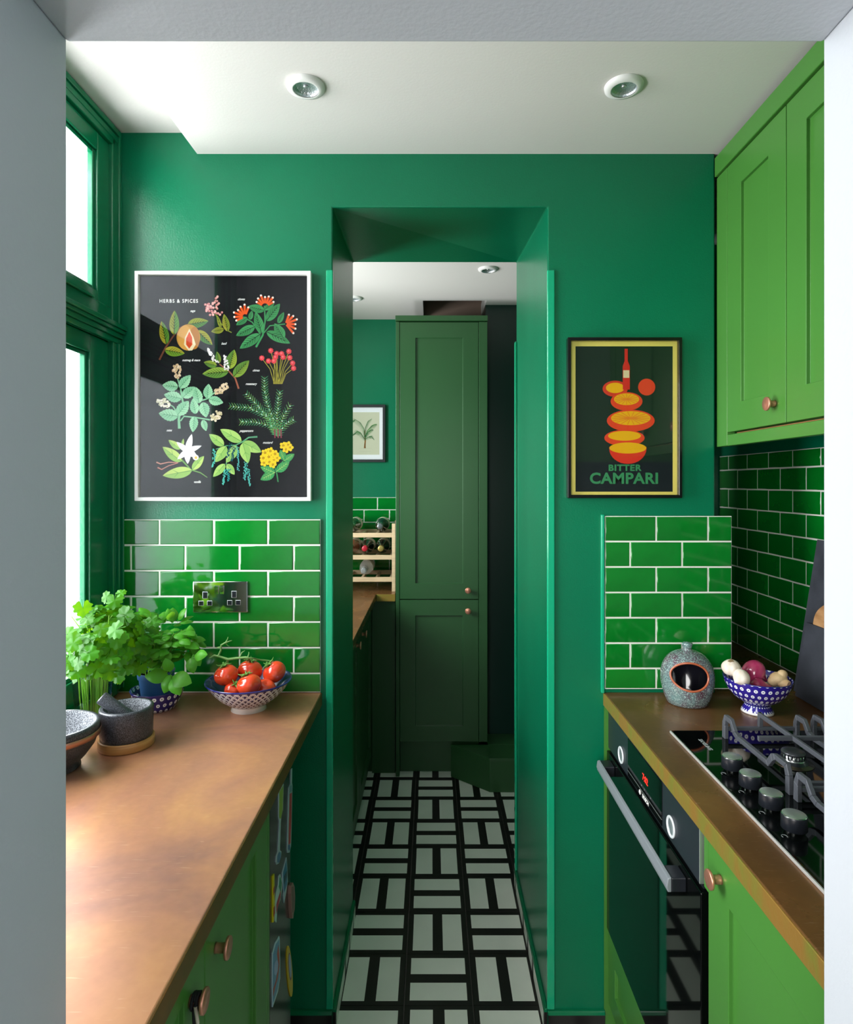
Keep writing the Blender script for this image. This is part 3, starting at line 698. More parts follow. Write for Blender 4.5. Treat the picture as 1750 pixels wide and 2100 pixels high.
# ---- wall cupboard
wc = thing('wall_cupboard', (0.95, 1.2, 1.618), 'leaf green shaker wall cupboard with copper knob above the hob', 'cabinet')
xc = 0.79
plain(wc, 'carcass', CAB, (xc+0.0215, XR-0.012, YN+0.01, 1.733, 1.655, 2.405))
plain(wc, 'end_strip', CAB, (xc, xc+0.022, 1.6745, 1.734, 1.619, 2.362))
plain(wc, 'cornice', CAB, (xc-0.006, xc+0.05, YN+0.01, 1.7345, 2.365, 2.418), bevel=0.002)
plain(wc, 'pelmet', CAB, (xc+0.001, xc+0.022, YN+0.01, 1.6735, 1.6185, 1.648))
plain(wc, 'shadow_gap_strip', mat('copper_gap_strip', 'a9704a', 0.4, 0.5), (xc+0.010, xc+0.022, YN+0.01, 1.64, 1.648, 1.6515), bevel=0)
mp = mapper('X', xc+0.02, -1)
for a, b in ((1.3965, 1.6725), (1.1185, 1.3935), (0.8405, 1.1155), (YN+0.01, 0.8375)):
    d = shaker(wc, mp, a, b, 1.6545, 2.361, CAB, rail=0.0735, rec=0.0085)
    if a == 1.3965: knob(d, (xc, 1.440, 1.7015), (-1, 0))
    elif a == 1.1185: knob(d, (xc, 1.160, 1.7015), (-1, 0))

# ------------------------------------------------------------------ back room furniture
t = thing('back_worktop', (-0.6, 2.9, ZW-0.03), 'brown copper worktop in the back room beyond the passage', 'worktop')
MB().prism([(-0.95, 2.20, ZW), (-0.288, 2.20, ZW), (-0.288, 3.262, ZW), (-0.188, 3.262, ZW), (-0.188, 3.672, ZW), (-0.95, 3.672, ZW)], (0, 0, -0.036), (0, 0, 0)).build('copper_top', COPPERR, t, bevel=0.002)
MB().box(-0.286, -0.1885, 3.2595, 3.2622, ZW-0.037, ZW-0.001).build('front_edge', EDGE, t)
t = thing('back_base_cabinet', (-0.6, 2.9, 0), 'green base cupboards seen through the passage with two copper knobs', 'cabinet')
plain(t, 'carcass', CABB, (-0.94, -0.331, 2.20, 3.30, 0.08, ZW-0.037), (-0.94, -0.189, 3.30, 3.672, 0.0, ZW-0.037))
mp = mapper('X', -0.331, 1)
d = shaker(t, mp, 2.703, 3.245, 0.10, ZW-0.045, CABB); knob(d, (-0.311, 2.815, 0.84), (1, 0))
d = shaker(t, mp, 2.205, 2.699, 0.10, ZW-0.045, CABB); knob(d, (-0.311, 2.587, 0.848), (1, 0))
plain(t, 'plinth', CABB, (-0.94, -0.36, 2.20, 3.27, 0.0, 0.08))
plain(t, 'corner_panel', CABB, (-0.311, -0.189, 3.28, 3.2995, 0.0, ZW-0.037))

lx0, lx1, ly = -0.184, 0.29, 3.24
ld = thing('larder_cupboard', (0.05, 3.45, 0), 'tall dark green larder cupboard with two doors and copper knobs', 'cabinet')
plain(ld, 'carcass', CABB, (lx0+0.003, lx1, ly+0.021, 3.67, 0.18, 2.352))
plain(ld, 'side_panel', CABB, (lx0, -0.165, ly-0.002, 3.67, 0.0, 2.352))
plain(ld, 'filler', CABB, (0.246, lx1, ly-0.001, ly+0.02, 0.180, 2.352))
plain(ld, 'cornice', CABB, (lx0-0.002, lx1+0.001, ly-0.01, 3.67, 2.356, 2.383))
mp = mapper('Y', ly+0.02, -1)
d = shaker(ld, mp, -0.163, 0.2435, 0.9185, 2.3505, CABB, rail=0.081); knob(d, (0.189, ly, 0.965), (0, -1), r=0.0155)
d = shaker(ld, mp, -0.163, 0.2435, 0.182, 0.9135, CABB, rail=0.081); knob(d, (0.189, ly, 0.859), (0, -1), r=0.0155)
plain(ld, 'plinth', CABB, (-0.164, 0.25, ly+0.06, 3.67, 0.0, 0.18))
tag(MB().prism([(0.10, 3.239, 0), (0.288, 3.075, 0), (0.75, 3.075, 0), (0.75, 3.238, 0)], (0, 0, 0.0005), (0, 0, 0.157)).prism([(0.098, 3.2385, 0.157), (0.286, 3.073, 0.157), (0.752, 3.073, 0.157), (0.752, 3.2385, 0.157)], (0, 0, 0), (0, 0, 0.010)).box(0.292, 0.75, 3.2385, 3.379, 0.0005, 0.167).build('floor_plinth', CABB, bevel=0.002, origin=(0.4, 3.2, 0)),
    'low dark green boxed step with cut corner at the foot of the larder', 'step')

# wine rack
rk = thing('wine_rack', (-0.4, 3.48, ZW), 'pale wooden three tier wine rack on the back room worktop', 'rack')
rx0, rx1, ry0, ry1 = -0.64, -0.191, 3.33, 3.62
for x in (rx0, rx1-0.019):
    for y in (ry0, ry1-0.02): plain(rk, 'upright', LWOOD, (x, x+0.019, y, y+0.02, ZW+0.0005, 1.303))
for zt_ in (1.253, 1.135, 1.017):
    for y in (ry0+0.001, ry1-0.019): plain(rk, 'rail', LWOOD, (rx0+0.0192, rx1-0.0192, y, y+0.018, zt_-0.024, zt_))
    for i in range(6):
        x = rx0+0.03+i*0.077; plain(rk, 'cross_slat', LWOOD, (x, x+0.014, ry0+0.0192, ry1-0.0192, zt_-0.020, zt_-0.004))
def bottle(x, z, label, glass, foil, y=3.305, L_=0.29, r=0.037):
    t = thing('wine_bottle', (x, y+L_/2, z-r), label, 'bottle', 'wine bottles lying in the rack')
    prof = [(0.0002, 0.0008), (0.012, 0.0), (0.0145, 0.002), (0.0145, 0.06), (0.016, 0.075), (0.026, 0.100), (r*0.96, 0.122), (r, 0.14), (r, L_-0.006), (r*0.9, L_), (0.0002, L_-0.012)]
    MB().lathe(prof, (x, y, z), 28, 0, 'Y').build('glass', glass, t)
    MB().lathe([(0.0002, -0.0012), (0.0125, -0.0012), (0.0155, 0.001), (0.0155, 0.045), (0.0148, 0.0455)], (x, y, z), 24, 0, 'Y').build('capsule', foil, t)
    MB().lathe([(r+0.0006, 0.16), (r+0.0008, 0.163), (r+0.0008, 0.24), (r+0.0006, 0.243)], (x, y, z), 28, 0, 'Y').build('paper_label', mat('bottle_paper', 'd8cdb8', 0.7), t)
DG = mat('dark_bottle_glass', '0c1410', 0.05, coat=1.0); GG = mat('green_bottle_glass', '2c4a1c', 0.05, coat=1.0); RG = mat('rose_bottle_glass', 'b06a4a', 0.06, coat=1.0)
CG = mat('clear_bottle_glass', 'e8eef0', 0.03); CG.node_tree.nodes['Principled BSDF'].inputs['Transmission Weight'].default_value = 0.85
KF = mat('black_foil', '1a1c1e', 0.3); RF = mat('red_foil', 'a01c2c', 0.3); GF = mat('gold_foil', 'b09a58', 0.3, 0.6); SF = mat('silver_foil', '7c8284', 0.3, 0.7)
bottle(-0.272, 1.290, 'dark bottle with grey capsule lying on the top tier of the rack', DG, SF)
bottle(-0.425, 1.290, 'green glass bottle on the top tier, half hidden by the passage jamb', GG, GG)
bottle(-0.430, 1.1725, 'rose coloured bottle at the left of the middle tier', RG, RG)
bottle(-0.352, 1.1725, 'dark bottle with red capsule in the middle tier', DG, RF)
bottle(-0.268, 1.1725, 'dark bottle with gold capped neck in the middle tier, next to the upright', DG, GF)
bottle(-0.358, 1.0545, 'clear glass bottle lying alone on the bottom tier', CG, CG)

# ------------------------------------------------------------------ printed pictures
def vmat(name='printed_ink'):
    m = mat(name, 'ffffff', 0.9, spec=0.05); a = m.node_tree.nodes.new('ShaderNodeVertexColor'); a.layer_name = 'Col'
    m.node_tree.links.new(a.outputs[0], m.node_tree.nodes['Principled BSDF'].inputs['Base Color']); return m
INK = vmat()
class Draw:
    """flat print: shapes in picture pixels, laid one over another on the paper"""
    def __init__(s, tf, sc, o): s.v = []; s.f = []; s.c = []; s.k = 0; s.tf = tf; s.sc = sc; s.o = o
    def poly(s, pts, col, lv=0):
        s.k += 1; w = 0.00012*lv+0.0000025*s.k; n = len(s.v)
        for x, y in pts: s.v.append(s.tf(s.o[0]+x/s.sc, s.o[1]+y/s.sc, w))
        s.f.append(tuple(range(n, n+len(pts)))); s.c.append(tuple(q*0.72 for q in srgb(col)[:3])+(1,))
    def line(s, pts, w, col, lv=0, w2=None):
        w2 = w if w2 is None else w2; L = []; R = []; k = len(pts)
        for i, (x, y) in enumerate(pts):
            a = pts[max(i-1, 0)]; b = pts[min(i+1, k-1)]; dx, dy = b[0]-a[0], b[1]-a[1]; q = math.hypot(dx, dy) or 1
            ww = (w+(w2-w)*i/(k-1))/2; L.append((x-dy/q*ww, y+dx/q*ww)); R.append((x+dy/q*ww, y-dx/q*ww))
        for i in range(k-1): s.poly([L[i], L[i+1], R[i+1], R[i]], col, lv)
    def dot(s, x, y, r, col, lv=0, ry=None, n=10):
        s.poly([(x+r*math.cos(2*PI*i/n), y+(ry or r)*math.sin(2*PI*i/n)) for i in range(n)], col, lv)
    def leaf(s, b, t, w, col, vein, lv=1, nv=5, col2=None, serr=0, bend=0.0):
        dx, dy = t[0]-b[0], t[1]-b[1]; L_ = math.hypot(dx, dy); ux, uy = dx/L_, dy/L_; nx, ny = -uy, ux
        P = lambda a, o: (b[0]+dx*a+nx*(o+bend*L_*math.sin(PI*a)), b[1]+dy*a+ny*(o+bend*L_*math.sin(PI*a)))
        N_ = 14 if serr else 10
        def edge(sg): return [P(i/N_, sg*w/2*math.sin(PI*(i/N_)**0.8)**0.8*(1+(serr if i % 2 else 0))) for i in range(1, N_)]
        up, dn = edge(1), edge(-1)
        mid = [P(i/N_, 0) for i in range(N_+1)]
        full = [mid[0]]+up+[mid[-1]]+dn[::-1]; s.poly(full, col, lv)
        if col2:
            hlf = [mid[0]]+dn+[mid[-1]]+mid[-2:0:-1]; s.poly(hlf, col2, lv+0.3)
        s.line(mid[:-1], L_*0.028, vein, lv+0.6, L_*0.01)
        for i in range(1, nv+1):
            a = 0.12+0.7*i/(nv+1)
            for sg in (1, -1):
                o = w/2*math.sin(PI*min(0.98, a+0.14)**0.8)**0.8*0.78
                s.line([P(a, 0), P(min(a+0.17, 0.97), sg*o)], L_*0.022, vein, lv+0.6, L_*0.006)
    def build(s, name, parent):
        off = wloc(parent); me = bpy.data.meshes.new(name)
        me.from_pydata([tuple(Vector(v)-off) for v in s.v], [], s.f)
        ca = me.color_attributes.new('Col', 'FLOAT_COLOR', 'CORNER'); i = 0
        for f, c in zip(s.f, s.c):
            for _ in f: ca.data[i].color = c; i += 1
        me.materials.append(INK); o = bpy.data.objects.new(name, me); C.objects.link(o); o.parent = parent; return o
def frame(parent, tf, x0, y0, x1, y1, fw, depth, m, paper, inset=0.011):
    """hollow frame with backing sheet and glazing; px coordinates"""
    mb = MB()
    def Q(x, y, w): return tf(x, y, w)
    O = [(x0, y1), (x1, y1), (x1, y0), (x0, y0)]; I = [(x0+fw, y1-fw), (x1-fw, y1-fw), (x1-fw, y0+fw), (x0+fw, y0+fw)]
    vs = [Q(a, b, 0) for a, b in O]+[Q(a, b, depth) for a, b in O]+[Q(a, b, depth) for a, b in I]+[Q(a, b, 0) for a, b in I]
    fs = []
    for i in range(4):
        j = (i+1) % 4; fs += [(i, j, 4+j, 4+i), (4+i, 4+j, 8+j, 8+i), (8+i, 8+j, 12+j, 12+i), (12+i, 12+j, j, i)]
    mb.add(vs, fs); mb.build('frame', m, parent, bevel=0.0012)
    b = MB(); a0, a1, b0, b1 = x0+fw-0.5, x1-fw+0.5, y0+fw-0.5, y1-fw+0.5
    b.hexa([Q(a0, b1, 0.002), Q(a1, b1, 0.002), Q(a1, b0, 0.002), Q(a0, b0, 0.002), Q(a0, b1, inset-0.004), Q(a1, b1, inset-0.004), Q(a1, b0, inset-0.004), Q(a0, b0, inset-0.004)])
    b.build('print_sheet', paper, parent)
    g = MB(); g.hexa([Q(a0, b1, inset), Q(a1, b1, inset), Q(a1, b0, inset), Q(a0, b0, inset), Q(a0, b1, inset+0.002), Q(a1, b1, inset+0.002), Q(a1, b0, inset+0.002), Q(a0, b0, inset+0.002)])
    g.build('glazing', PGLASS, parent)
    return inset-0.004
tfE = lambda x, y, w: (XPX(x), YE-0.0008-w, ZPX(y))
XPX = lambda x: (x-VX)/740
ZPX = lambda y: EYE-(y-VY)/740

# --- herb chart
hp = thing('framed_poster', (XPX(462), YE-0.012, ZPX(1027)), 'white framed black chart of painted herbs and spices beside the window', 'picture')
dep = frame(hp, tfE, 283, 560.5, 640.5, 1027, 7.5, 0.020, mat('white_frame_paint', 'eceae6', 0.35), mat('black_print_paper', '161619', 0.9, spec=0.05))
tfP = lambda x, y, w: tfE(x, y, dep+0.0001+w)
SC1, O1 = 1750/420, (260, 540)
def D(): return Draw(tfP, SC1, O1)
def tx(s_, cx, cy, size, m=LETW, **k): return text(s_, size*0.001, m, hp, tfP(O1[0]+cx/SC1, O1[1]+cy/SC1, 0.0003), (1, 0, 0), (0, 0, 1), **k)
tx('HERBS & SPICES', 455, 331, 13.6, spacing=1.25, bold=0.0002, sx=0.92)
for s_, x, y in (('sage', 573, 414), ('cloves', 986, 315), ('basil', 838, 692), ('nutmeg & mace', 560, 833), ('chives', 1112, 920), ('rosemary', 1070, 1035), ('mint', 373, 1430), ('peppercorn', 1030, 1434), ('mustard', 1210, 1534), ('vanilla', 612, 1868)):
    tx(s_, x, y, 9.2, shear=0.45, sx=0.85, bold=0.00005)
G1, G1d, G2, G2d = '4f8a2e', '14240f', '3f9a55', '12301c'
# nutmeg
d = D(); d.line([(290, 830), (340, 730), (400, 640), (460, 560), (520, 530)], 16, '7a4632', 0, 10)
d.leaf((350, 700), (308, 500), 80, '5c8f30', G1d, col2='a8a12c'); d.leaf((415, 618), (420, 410), 84, '5f9432', G1d, col2='9aa02e')
d.leaf((530, 530), (708, 500), 84, '4c7f34', G1d, col2='8f9a2c'); d.leaf((610, 580), (742, 704), 80, '4a7c30', G1d, col2='9a9a2c'); d.leaf((335, 745), (506, 776), 84, '6f9a2c', G1d, col2='b0aa34')
d.dot(538, 640, 101, 'c8923c', 2, 112, 26); d.dot(510, 640, 62, 'dba24c', 2.2, 104, 22); d.dot(590, 645, 44, 'b87a34', 2.2, 96, 20)
d.poly([(546, 566), (508, 640), (500, 700), (540, 752), (570, 750), (600, 700), (582, 640)], 'f0dfb4', 2.5); d.poly([(546, 590), (518, 650), (518, 700), (545, 735), (572, 700), (570, 640)], 'e2562c', 2.8)
for i in range(3): d.line([(530+i*14, 640), (536+i*10, 716)], 4, 'b8402a', 3)
d.build('nutmeg_drawing', hp)
# sage
d = D(); d.line([(905, 598), (860, 575), (800, 500), (765, 440)], 9, '7f8a34', 0, 6); d.leaf((840, 570), (730, 590), 56, '8a8f34', G1d); d.leaf((872, 590), (840, 440), 60, '7d8a30', G1d, col2='99993a'); d.leaf((815, 560), (780, 450), 30, '8a9436', G1d, nv=2)
rr = random.Random(3)
for i in range(46):
    k = rr.random(); cx, cy, sp = (770, 370, 62) if i % 3 else (705, 380, 34)
    x = cx+rr.uniform(-1, 1)*sp*(0.35+0.6*k); y = cy+(-80+160*k if i % 3 else rr.uniform(-30, 45))
    d.dot(x, y, 11, rr.choice(['d98a86', 'e9a49c', 'c56f70']), 1, n=6); d.dot(x+3, y-3, 4, 'f5cfc6', 1.5, n=5)
d.build('sage_drawing', hp)
# cloves
d = D(); d.line([(1112, 722), (1170, 620), (1190, 500), (1184, 370)], 17, '3f9458', 0, 9); d.line([(1180, 600), (1230, 540), (1360, 525)], 9, '3f9458', 0); d.line([(1150, 612), (1080, 510), (1000, 462)], 9, '3f9458', 0)
for b, t_, w in (((1185, 410), (1045, 375), 70), ((1180, 405), (1270, 345), 50), ((1200, 500), (1316, 352), 84), ((1160, 605), (1108, 420), 78), ((1060, 490), (1078, 412), 40), ((1040, 470), (944, 535), 56), ((1105, 545), (942, 625), 78), ((1150, 610), (974, 735), 86), ((1200, 590), (1404, 690), 80), ((1350, 650), (1270, 520), 84), ((1300, 520), (1350, 425), 46)):
    d.leaf(b, t_, w, '46985a', '16301f', col2='3c8a50')
def tubes(cx, cy, a0, a1, n, L0, off=20):
    for i in range(n):
        a = math.radians(a0+(a1-a0)*i/(n-1)); r0, r1 = off, L0*(0.85+0.3*((i*7) % 3)/3)
        p = (cx+math.cos(a)*r0, cy-math.sin(a)*r0); q = (cx+math.cos(a)*r1, cy-math.sin(a)*r1)
        d.line([p, q], 15, 'e85a24', 2, 20); d.dot(q[0], q[1], 9, 'f2ece4', 2.5, n=7)
tubes(1190, 380, 150, 30, 7, 98, 30); tubes(1020, 462, 205, 70, 7, 96, 20); tubes(1365, 525, 70, -50, 6, 98, 10)
d.build('clove_drawing', hp)
# basil
d = D(); d.line([(965, 1075), (935, 985), (880, 925), (800, 865)], 15, '9a5a44', 0, 9)
for b, t_, w, c in (((780, 880), (668, 850), 60, '8aa03a'), ((800, 860), (780, 760), 46, '7f963a'), ((880, 930), (655, 950), 92, '86a440'), ((885, 910), (928, 742), 90, '93a83c'), ((920, 975), (1054, 835), 92, '7f9c3c')):
    d.leaf(b, t_, w, c, '243414', col2='5f8a3a', nv=6)
for (x0, y0, x1, y1) in ((700, 735, 775, 850), (848, 795, 868, 915)):
    for i in range(30):
        k = i/29; d.dot(x0+(x1-x0)*k+rr.uniform(-1, 1)*(8+16*k), y0+(y1-y0)*k, 8, rr.choice(['f4f0ea', 'd9d4d0']), 2, n=6)
d.build('basil_drawing', hp)
# chives
d = D(); heads = [(1238, 752), (1162, 815), (1218, 840), (1264, 840), (1288, 778), (1330, 778), (1392, 758), (1278, 808), (1343, 808), (1400, 812), (1424, 858), (1432, 902)]
for i, (x, y) in enumerate(heads): d.line([(x, y), ((x+1300)/2, (y+960)/2+20), (1262+i*6.5, 1035)], 5, 'a8a03c', 0)
for x, y in heads:
    d.poly([(x+(26 if i % 2 else 18)*math.cos(PI*i/9), y+(26 if i % 2 else 18)*math.sin(PI*i/9)) for i in range(18)], 'e2454c', 1); d.dot(x-3, y-4, 10, 'f0747a', 1.5, n=7)
d.build('chive_drawing', hp)
# mint
d = D(); sg = '8cc49a'; d.line([(460, 1415), (455, 1330), (490, 1190), (470, 1070), (445, 990)], 24, '82bd92', 0, 9); d.line([(470, 1350), (500, 1310), (600, 1320), (720, 1340)], 12, '82bd92', 0); d.line([(445, 1290), (410, 1230), (370, 1205)], 11, '82bd92', 0); d.line([(600, 1190), (700, 1160), (770, 1100)], 11, '82bd92', 0)
for b, t_, w in (((450, 1060), (316, 1045), 84), ((462, 1070), (556, 960), 78), ((480, 1160), (330, 1125), 86), ((490, 1150), (594, 1060), 84), ((450, 1310), (285, 1285), 96), ((445, 1300), (540, 1180), 92), ((630, 1200), (600, 1062), 78), ((700, 1160), (710, 1035), 76), ((710, 1165), (834, 1195), 74), ((660, 1190), (690, 1320), 84), ((600, 1290), (575, 1160), 72), ((590, 1310), (575, 1445), 70), ((660, 1340), (690, 1435), 52)):
    d.leaf(b, t_, w, '9ad0a4', '3f7d5a', col2='86c096', serr=0.13, nv=4)
for cx, cy, a, L_, c in ((440, 925, 90, 120, ('e8cfae', 'd6b48e')), (820, 1078, 35, 130, ('e8cfae', 'd8bc94')), (325, 1192, 150, 120, ('f2ead8', 'd9d4b4')), (772, 1308, 40, 100, ('eddcc0', 'cfc09a'))):
    ca, sa = math.cos(math.radians(a)), math.sin(math.radians(a))
    for i in range(34):
        k = rr.uniform(-0.5, 0.5); o_ = rr.uniform(-1, 1)*34*math.sqrt(max(0, 1-(2*k)**2)*0.9+0.1)
        d.dot(cx+ca*k*L_-sa*o_, cy-sa*k*L_-ca*o_, 11, rr.choice(c), 2, n=6)
        if i % 4 == 0: d.dot(cx+ca*k*L_-sa*o_, cy-sa*k*L_-ca*o_, 4, '8a8f4a', 2.5, n=5)
d.build('mint_drawing', hp)
# rosemary
d = D()
for st in ([(1300, 1480), (1270, 1370), (1215, 1230), (1188, 1100), (1186, 970)], [(1290, 1470), (1230, 1330), (1130, 1220), (1020, 1110)], [(1285, 1460), (1200, 1310), (1060, 1240), (880, 1222)], [(1280, 1470), (1240, 1390), (1120, 1360), (970, 1360)], [(1300, 1470), (1290, 1330), (1300, 1200), (1316, 1085)], [(1305, 1470), (1330, 1350), (1370, 1270), (1412, 1200)], [(1305, 1475), (1340, 1410), (1390, 1360), (1440, 1335)]):
    d.line(st, 9, '6b6b34', 0, 4)
    for a, b in zip(st[:-1], st[1:]):
        n_ = max(3, int(math.dist(a, b)/21))
        for i in range(n_):
            k = i/n_; x, y = a[0]+(b[0]-a[0])*k, a[1]+(b[1]-a[1])*k; q = math.dist(a, b); ux, uy = (b[0]-a[0])/q, (b[1]-a[1])/q
            for sg_ in (1, -1): d.line([(x, y), (x+ux*24-uy*sg_*30, y+uy*24+ux*sg_*30)], 8, rr.choice(['4f9a62', '6aa05a', '3f8a5c']), 1, 3)
            if a is not st[0] and i % 2 == 0: d.dot(x+rr.uniform(-6, 6), y+rr.uniform(-6, 6), 6, 'bfe0d2', 2, n=6)
for x in (1272, 1300, 1325): d.line([(x, 1420), (x+2, 1495)], 12, '8a4450', 1)
d.build('rosemary_drawing', hp)
# vanilla
d = D()
d.line([(265, 1700), (300, 1715), (370, 1700), (450, 1705)], 12, 'd08a78', 0, 5); d.line([(275, 1745), (310, 1762), (370, 1730), (450, 1706)], 12, 'c07a68', 0, 5); d.line([(480, 1680), (560, 1765), (640, 1790), (698, 1830)], 14, '6c9c4e', 0, 6)
for b, t_, w in (((480, 1695), (318, 1570), 84), ((470, 1590), (368, 1512), 56), ((570, 1770), (318, 1815), 96), ((570, 1765), (670, 1648), 66), ((485, 1560), (495, 1500), 22)):
    d.leaf(b, t_, w, 'b6cf6a', '5f8f4a', col2='8fb85a', nv=1)
for a, L_, w in ((75, 150, 54), (20, 130, 46), (-30, 96, 60), (-88, 110, 54), (-140, 110, 46), (140, 120, 48)):
    a = math.radians(a); c0 = (528, 1605); tpt = (c0[0]+math.cos(a)*L_, c0[1]-math.sin(a)*L_)
    d.leaf((c0[0]-math.cos(a)*20, c0[1]+math.sin(a)*20), tpt, w, 'f3f1ee', 'e2dfe4', 2, nv=0)
d.dot(600, 1660, 26, 'f3f1ee', 3, 24); d.dot(602, 1662, 12, 'd8b64c', 3.3)
d.build('vanilla_drawing', hp)
# peppercorn
d = D(); d.line([(1124, 1484), (1050, 1490), (1000, 1525), (940, 1555), (860, 1560), (770, 1590)], 14, '5fa37a', 0, 6); d.line([(930, 1560), (870, 1640), (858, 1720)], 8, '5fa37a', 0)
for b, t_, w in (((990, 1525), (808, 1420), 92), ((840, 1560), (714, 1462), 78), ((1000, 1530), (1158, 1615), 90), ((1000, 1535), (1045, 1710), 92), ((860, 1565), (768, 1700), 86), ((950, 1560), (860, 1705), 84), ((850, 1715), (748, 1825), 66), ((865, 1715), (930, 1806), 60)):
    d.leaf(b, t_, w, 'a9cf72', '5f9a50', col2='93bf66', nv=1)
for x0, y0, x1, y1, c in ((765, 1590, 745, 1740, '58bdae'), (900, 1540, 870, 1660, '1d4f5a'), (925, 1570, 908, 1690, '1f5560'), (962, 1570, 960, 1770, '58b3b0'), (855, 1760, 836, 1890, '57bfae'), (880, 1760, 880, 1860, '2f8f8a'), (1025, 1700, 1014, 1850, '58bdae'), (1040, 1750, 1060, 1900, '58bdae')):
    for i in range(30): k = i/29; d.dot(x0+(x1-x0)*k+rr.uniform(-1, 1)*(17-8*k), y0+(y1-y0)*k, 5.5, c, 3, n=6)
d.build('peppercorn_drawing', hp)
# mustard
d = D(); d.line([(1300, 1868), (1290, 1800), (1265, 1720)], 12, '3f8f58', 0, 8); d.line([(1290, 1760), (1350, 1680), (1370, 1600)], 8, '3f8f58', 0)
for b, t_, w in (((1275, 1790), (1150, 1740), 66), ((1270, 1790), (1150, 1850), 70), ((1285, 1780), (1398, 1695), 70), ((1350, 1680), (1320, 1595), 60), ((1350, 1690), (1440, 1630), 56)): d.leaf(b, t_, w, '3c9a58', 'b8d87a', serr=0.12, nv=4)
def fl(x, y, r):
    for i in range(5): d.dot(x+r*math.cos(2*PI*i/5), y+r*math.sin(2*PI*i/5), r*0.62, 'f0cf2c', 2, n=8)
    d.dot(x, y, r*0.4, 'c79a1c', 2.5, n=6)
for x, y in ((1190, 1620), (1235, 1605), (1275, 1630), (1175, 1665), (1222, 1655), (1268, 1680), (1290, 1665), (1180, 1705), (1228, 1700), (1255, 1720), (1345, 1560), (1385, 1555), (1368, 1590), (1400, 1575)): fl(x, y, 21)
d.build('mustard_drawing', hp)

# --- second poster: lettering kept, plain fruit still life
cp = thing('framed_poster', (XPX(1277), YE-0.012, ZPX(1021)), 'black framed dark poster with yellow border, red orange shapes and green lettering', 'picture')
dep = frame(cp, tfE, 1161.5, 695.5, 1393, 1021, 6.5, 0.022, mat('black_frame_paint', '0b0b0b', 0.15), mat('yellow_print_paper', 'e0cf62', 0.55, col2='cfc35a', vscale=5), 0.012)
tfP = lambda x, y, w: tfE(x, y, dep+0.0001+w)
SC2, O2 = 1633/280, (1140, 680)
d = Draw(tfP, SC2, O2); d.poly([(228, 1915), (1384, 1915), (1384, 185), (228, 185)], '1f3226', 0)
d.poly([(228, 1915), (1384, 1915), (1384, 1560), (228, 1560)], '1c2427', 0.3)
d.build('dark_ground', cp)
d = Draw(tfP, SC2, O2); r_, y_ = 'e8482a', 'f2b81c'
# red bottle standing on a pile of orange halves and slices
d.poly([(790, 700), (790, 420), (812, 360), (812, 215), (850, 215), (850, 360), (874, 420), (874, 700)], 'd8342a', 2); d.poly([(796, 560), (868, 560), (868, 470), (796, 470)], 'e8d9a8', 2.5)
d.dot(1075, 670, 102, r_, 1, 100, 24)
d.dot(700, 690, 150, 'd8402a', 1, 96, 26); d.dot(700, 680, 110, y_, 1.4, 62, 24)
d.dot(835, 840, 190, r_, 2.8, 110, 28); d.dot(835, 815, 150, y_, 3, 70, 28)
for i in range(8): a = PI*i/8; d.line([(835-140*math.cos(a), 815-64*math.sin(a)), (835+140*math.cos(a), 815+64*math.sin(a))], 7, 'e8862a', 3.3)
d.dot(885, 1070, 285, r_, 3.5, 130, 32); d.dot(885, 1040, 235, y_, 3.8, 84, 32)
for i in range(9): a = PI*i/9; d.line([(885-225*math.cos(a), 1040-78*math.sin(a)), (885+225*math.cos(a), 1040+78*math.sin(a))], 8, 'e8862a', 4)
d.dot(810, 1275, 240, r_, 4.5, 96, 30); d.dot(810, 1250, 196, y_, 4.8, 58, 30)
d.poly([(630, 1380)]+[(850+222*math.cos(a_), 1400+184*math.sin(a_)) for a_ in [PI-PI*i/16 for i in range(17)]]+[(1070, 1380)], 'e23a28', 5); d.dot(850, 1395, 220, y_, 5.3, 66, 30)
d.build('fruit_drawing', cp)
PG = mat('printed_green_letters', '1f7a45', 0.6)
def ctx(s_, cx, cy, size, m=PG, **k): return text(s_, size, m, cp, tfP(O2[0]+cx/SC2, O2[1]+cy/SC2, 0.0007), (1, 0, 0), (0, 0, 1), **k)
ctx('BITTER', 812, 1634, 0.0235, bold=0.0009, spacing=1.12, sx=1.12); ctx('CAMPARI', 806, 1762, 0.0415, bold=0.0013, spacing=1.05, sx=1.06)
# --- palm print in the back room
tfB = lambda x, y, w: ((x-VX)*pb, 3.6792-w, EYE-(y-VY)*pb)
pp = thing('framed_print', ((745-VX)*pb, 3.668, EYE-(947-VY)*pb), 'small dark framed print of a palm tree on the back room wall', 'picture')
dep = frame(pp, tfB, 692, 830.5, 791, 948, 5.5, 0.02, mat('charcoal_frame_paint', '26282a', 0.35), mat('white_mount', 'dfe4e6', 0.6), 0.010)
tfP = lambda x, y, w: tfB(x, y, dep+0.0001+w)
SC3, O3 = 15.0, (715, 820)
d = Draw(tfP, SC3, O3); d.poly([(-190, 1690), (955, 1690), (955, 385), (-190, 385)], 'dde0c4', 0); d.build('cream_ground', pp)
d = Draw(tfP, SC3, O3); d.line([(500, 1490), (520, 1260), (500, 940)], 50, '9a6a3c', 1, 30); d.line([(530, 1490), (505, 1340)], 16, '5f4020', 1.5)
